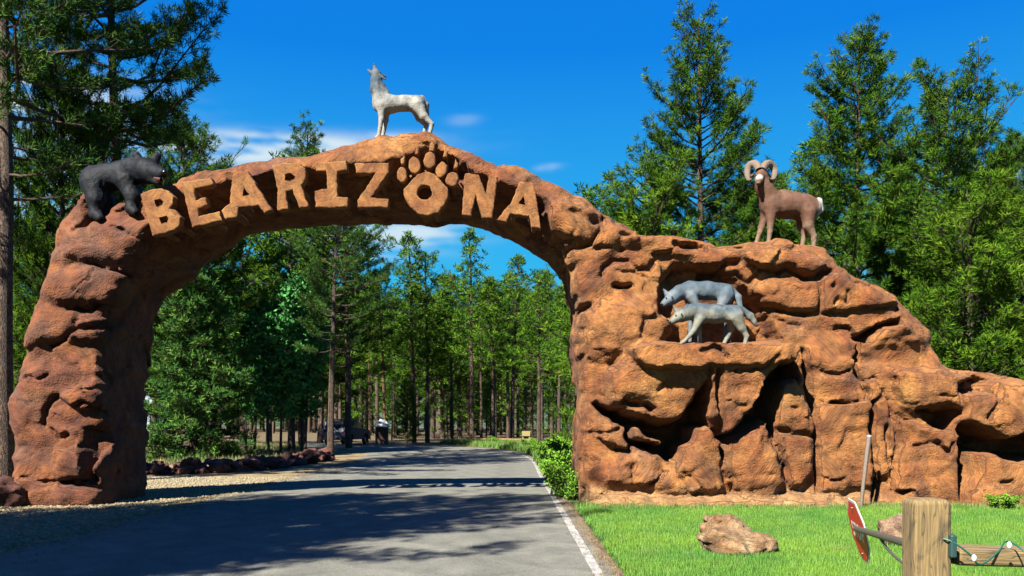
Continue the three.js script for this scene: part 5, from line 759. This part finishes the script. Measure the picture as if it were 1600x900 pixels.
{ // metal gate arm and stop sign seen nearly edge on
  const a = at(1420, 850, 4.25), b = at(1338, 826, 6.05);
  const arm = thing('swing_gate', 'thin grey metal gate arm running from the post to the stop sign', 'gate', a.toArray()), metal = std({ color: rgb(0.16, 0.15, 0.12), metalness: 0.6, roughness: 0.5 });
  part('tube', limb([V(0, 0, 0), b.clone().sub(a).multiplyScalar(0.5), b.clone().sub(a)], 0.022, 0.022, 10, 6), metal, arm);
  const c = at(1420, 868, 4.25).sub(a); part('brace', limb([V(0.02, -0.14, 0), c.clone().lerp(b.clone().sub(a), 0.3).add(V(0, -0.03, 0)), b.clone().sub(a).multiplyScalar(0.5)], 0.008, 0.008, 6, 6), metal, arm);
  const sign = thing('stop_sign', 'red stop sign on the gate arm seen nearly edge on', 'stop sign', at(1342, 829, 6.0).toArray());
  const oct = (rad) => Array.from({ length: 8 }, (_, i) => { const t = (i + 0.5) / 8 * 2 * Math.PI; return new THREE.Vector2(Math.cos(t) * rad, Math.sin(t) * rad); }), r0 = 0.245;
  const outer = new THREE.ExtrudeGeometry(new THREE.Shape(oct(r0)), { depth: 0.004, bevelEnabled: true, bevelThickness: 0.001, bevelSize: 0.001, bevelSegments: 1 }); part('plate', outer, std({ color: 0xd8d4cc, roughness: 0.5 }), sign);
  const cv = document.createElement('canvas'); cv.width = cv.height = 512; const x = cv.getContext('2d'); x.fillStyle = '#d0160f'; x.fillRect(0, 0, 512, 512); x.fillStyle = '#eee8e0'; x.font = 'bold 168px sans-serif'; x.textAlign = 'center'; x.textBaseline = 'middle'; x.save(); x.translate(256, 262); x.scale(0.86, 1); x.fillText('STOP', 0, 0); x.restore();
  const tx = new THREE.CanvasTexture(cv); tx.colorSpace = THREE.SRGBColorSpace;
  const fg = new THREE.ShapeGeometry(new THREE.Shape(oct(r0 * 0.93))); const p = fg.attributes.position, uv = fg.attributes.uv; for (let i = 0; i < p.count; i++) uv.setXY(i, p.getX(i) / (2 * r0) + 0.5, p.getY(i) / (2 * r0) + 0.5); fg.translate(0, 0, 0.0085); part('sign_face', fg, std({ map: tx, roughness: 0.45 }), sign);
  const v = V(-sign.position.x, 0, -sign.position.z), base = Math.atan2(v.x, v.z); sign.rotation.order = 'YXZ'; sign.rotation.y = base - R(77); sign.rotation.z = R(-4); sign.rotation.x = R(13);
  for (const s of [-1, 1]) { const bo = new THREE.CylinderGeometry(0.008, 0.008, 0.02, 8); bo.rotateX(Math.PI / 2); bo.translate(0, s * 0.17, 0.008); part('bolt', bo, metal, sign); }
}
{ // slim metal stake in front of the cliff
  const a = onGround(1344, 15.1), b = at(1358, 682, 15.15), pole = thing('metal_stake', 'slim leaning metal stake standing against the cliff behind the stop sign', 'stake', a.toArray());
  part('shaft', limb([V(0, -0.1, 0), b.clone().sub(a).multiplyScalar(0.5), b.clone().sub(a)], 0.028, 0.05, 10, 8), std({ color: rgb(0.2, 0.15, 0.11), metalness: 0.3, roughness: 0.55, bumpMap: grainBump, bumpScale: 0.004 }), pole);
  const cap = new THREE.SphereGeometry(0.052, 12, 8); cap.scale(1, 0.6, 1); const q = b.clone().sub(a); cap.translate(q.x, q.y, q.z); part('cap', cap, std({ color: rgb(0.35, 0.32, 0.3), metalness: 0.3, roughness: 0.5 }), pole);
}

// ================================================================ FAR THINGS
{ // dark blue sport utility vehicle at the road bend
  const d = 58, car = thing('parked_car', 'dark blue sport utility vehicle at the road bend behind the big pine trunk', 'car', onGround(541, d).toArray(), R(80));
  const paint = std({ color: rgb(0.01, 0.025, 0.07), roughness: 0.45 }), glass = std({ color: rgb(0.02, 0.03, 0.04), roughness: 0.08 }), rub = std({ color: 0x101010 }), steel = std({ color: 0x9a9a9a, metalness: 0.8, roughness: 0.3 });
  const prof = (pts, w, bev = 0.06) => { const g = new THREE.ExtrudeGeometry(new THREE.Shape(pts.map(([x, y]) => new THREE.Vector2(x, y))), { depth: w - 2 * bev, bevelEnabled: true, bevelThickness: bev, bevelSize: bev, bevelOffset: -bev, bevelSegments: 3 }); g.translate(0, 0, -w / 2 + bev); return g; };
  const arcs = (cx) => Array.from({ length: 9 }, (_, i) => { const a = Math.PI * (1 - i / 8); return [cx + 0.42 * Math.cos(a), 0.38 + 0.42 * Math.sin(a)]; });
  part('body', prof([[-2.3, 0.4], ...arcs(-1.4), ...arcs(1.45), [2.35, 0.4], [2.38, 0.85], [2.2, 1.02], [1.1, 1.12], [-2.2, 1.12], [-2.35, 0.9]], 1.86), paint, car);
  part('cabin', prof([[-2.15, 1.1], [1.05, 1.1], [0.35, 1.72], [0.1, 1.78], [-1.9, 1.78]], 1.62, 0.08), paint, car);
  for (const s of [-1, 1]) for (const [x0, x1, x2, x3] of [[-2.0, -1.15, -1.15, -1.85], [-1.05, -0.2, -0.2, -1.05], [-0.1, 0.82, 0.28, -0.1]]) { const g = new THREE.ExtrudeGeometry(new THREE.Shape([[x0, 1.16], [x1, 1.16], [x2, 1.66], [x3, 1.66]].map((q) => new THREE.Vector2(...q))), { depth: 0.02, bevelEnabled: false }); g.translate(0, 0, s > 0 ? 0.8 : -0.82); part('window', g, glass, car); }
  const back = new THREE.BoxGeometry(0.03, 0.42, 1.3); back.rotateZ(-0.35); back.translate(-2.07, 1.42, 0); part('window', back, glass, car);
  const ws = new THREE.BoxGeometry(0.03, 0.8, 1.36); ws.rotateZ(0.86); ws.translate(0.74, 1.42, 0); part('windscreen', ws, glass, car);
  for (const x of [-1.4, 1.45]) for (const s of [-1, 1]) { const w = new THREE.Group(); w.name = 'wheel'; w.position.set(x, 0.37, s * 0.8); car.add(w); const ty = new THREE.TorusGeometry(0.27, 0.105, 10, 24); part('tyre', ty, rub, w); const rim = new THREE.CylinderGeometry(0.2, 0.2, 0.12, 20); rim.rotateX(Math.PI / 2); part('rim', rim, steel, w); }
  for (const s of [-1, 1]) { const t = new RoundedBoxGeometry(0.08, 0.3, 0.16, 2, 0.02); t.translate(-2.32, 0.92, s * 0.8); part('tail_light', t, std({ color: rgb(0.4, 0.01, 0.02), roughness: 0.2 }), car); const h = new RoundedBoxGeometry(0.1, 0.16, 0.3, 2, 0.03); h.translate(2.3, 0.88, s * 0.7); part('headlight', h, std({ color: 0xd8dce0, roughness: 0.15 }), car); }
  for (const [x, y] of [[-2.34, 0.48], [2.36, 0.48]]) { const b = new RoundedBoxGeometry(0.14, 0.22, 1.8, 2, 0.05); b.translate(x, y, 0); part('bumper', b, rub, car); }
}
{ // white canopy among the trunks
  const t = thing('canopy_tent', 'small white canopy with a dark open front among the forest trunks', 'canopy', onGround(597, 57).toArray(), 0.2), w = 1.5, white = std({ color: 0xb8b8b4, roughness: 0.7 });
  const roof = new THREE.ConeGeometry(1.9, 0.75, 4, 1); roof.rotateY(Math.PI / 4); roof.translate(0, 2.25, 0); part('roof', roof.toNonIndexed(), white, t);
  const val = new THREE.CylinderGeometry(1.9, 1.9, 0.22, 4, 1, true); val.rotateY(Math.PI / 4); val.translate(0, 1.78, 0); part('valance', val, std({ color: 0xe8e8e4, side: THREE.DoubleSide }), t);
  for (const x of [-1, 1]) for (const z of [-1, 1]) { const l = new THREE.CylinderGeometry(0.03, 0.03, 1.9, 8); l.translate(x * 1.28, 0.95, z * 1.28); part('leg', l, std({ color: 0x888888, metalness: 0.6, roughness: 0.4 }), t); }
  t.scale.set(0.34, 0.75, 0.34);
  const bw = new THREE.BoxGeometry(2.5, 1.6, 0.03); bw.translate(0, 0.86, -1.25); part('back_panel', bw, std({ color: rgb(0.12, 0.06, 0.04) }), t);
}
{ // small yellow sign on two posts
  const s = thing('info_sign', 'small yellow sign board on two posts at the far verge', 'sign', onGround(822, 56).toArray(), -0.1), b = new RoundedBoxGeometry(0.56, 0.34, 0.05, 2, 0.015); b.translate(0, 0.8, 0); part('board', b, std({ color: rgb(0.26, 0.21, 0.07) }), s);
  for (const x of [-0.22, 0.22]) { const p = new THREE.BoxGeometry(0.07, 0.8, 0.07); p.translate(x, 0.38, -0.065); part('post', p, std({ color: rgb(0.3, 0.22, 0.13) }), s); }
}
{ // fallen log rail at the bend
  const a = onGround(728, 60), b = onGround(832, 57), t = thing('log_barrier', 'long pale log rail lying along the road bend before the forest', 'log', a.toArray());
  part('log', limb([V(0, 0.3, 0), b.clone().sub(a).multiplyScalar(0.5).setY(0.34), b.clone().sub(a).setY(0.3)], 0.13, 0.1, 10, 8), std({ map: woodMap, color: rgb(0.45, 0.36, 0.27) }), t);
  for (const q of [0.06, 0.5, 0.94]) { const g = new THREE.CylinderGeometry(0.1, 0.1, 0.36, 9), k = b.clone().sub(a).multiplyScalar(q); g.translate(k.x, 0.08, k.z); part('block', g, barkDark, t); }
}
{ // pale shed beyond the spruce
  const t = thing('shed', 'pale blue white shed wall glimpsed between the pillar and the spruce', 'shed', onGround(190, 62).toArray(), 0.1), wall = std({ color: rgb(0.3, 0.38, 0.44) });
  const g = new THREE.BoxGeometry(5, 2.9, 3); g.translate(0, 1.45, 0); part('wall', g, wall, t);
  const sh = new THREE.Shape([[-1.8, 0], [1.8, 0], [0, 1.1]].map((q) => new THREE.Vector2(...q))), rg = new THREE.ExtrudeGeometry(sh, { depth: 5.4, bevelEnabled: false }); rg.rotateY(Math.PI / 2); rg.translate(-2.7, 2.9, 0); part('roof', rg, std({ color: rgb(0.3, 0.36, 0.42), metalness: 0.3, roughness: 0.5 }), t);
  const dr = new RoundedBoxGeometry(0.9, 2, 0.06, 2, 0.01); dr.translate(-1.2, 1.0, 1.52); part('door', dr, std({ color: rgb(0.4, 0.45, 0.5) }), t);
}
renderer.render(scene, camera);
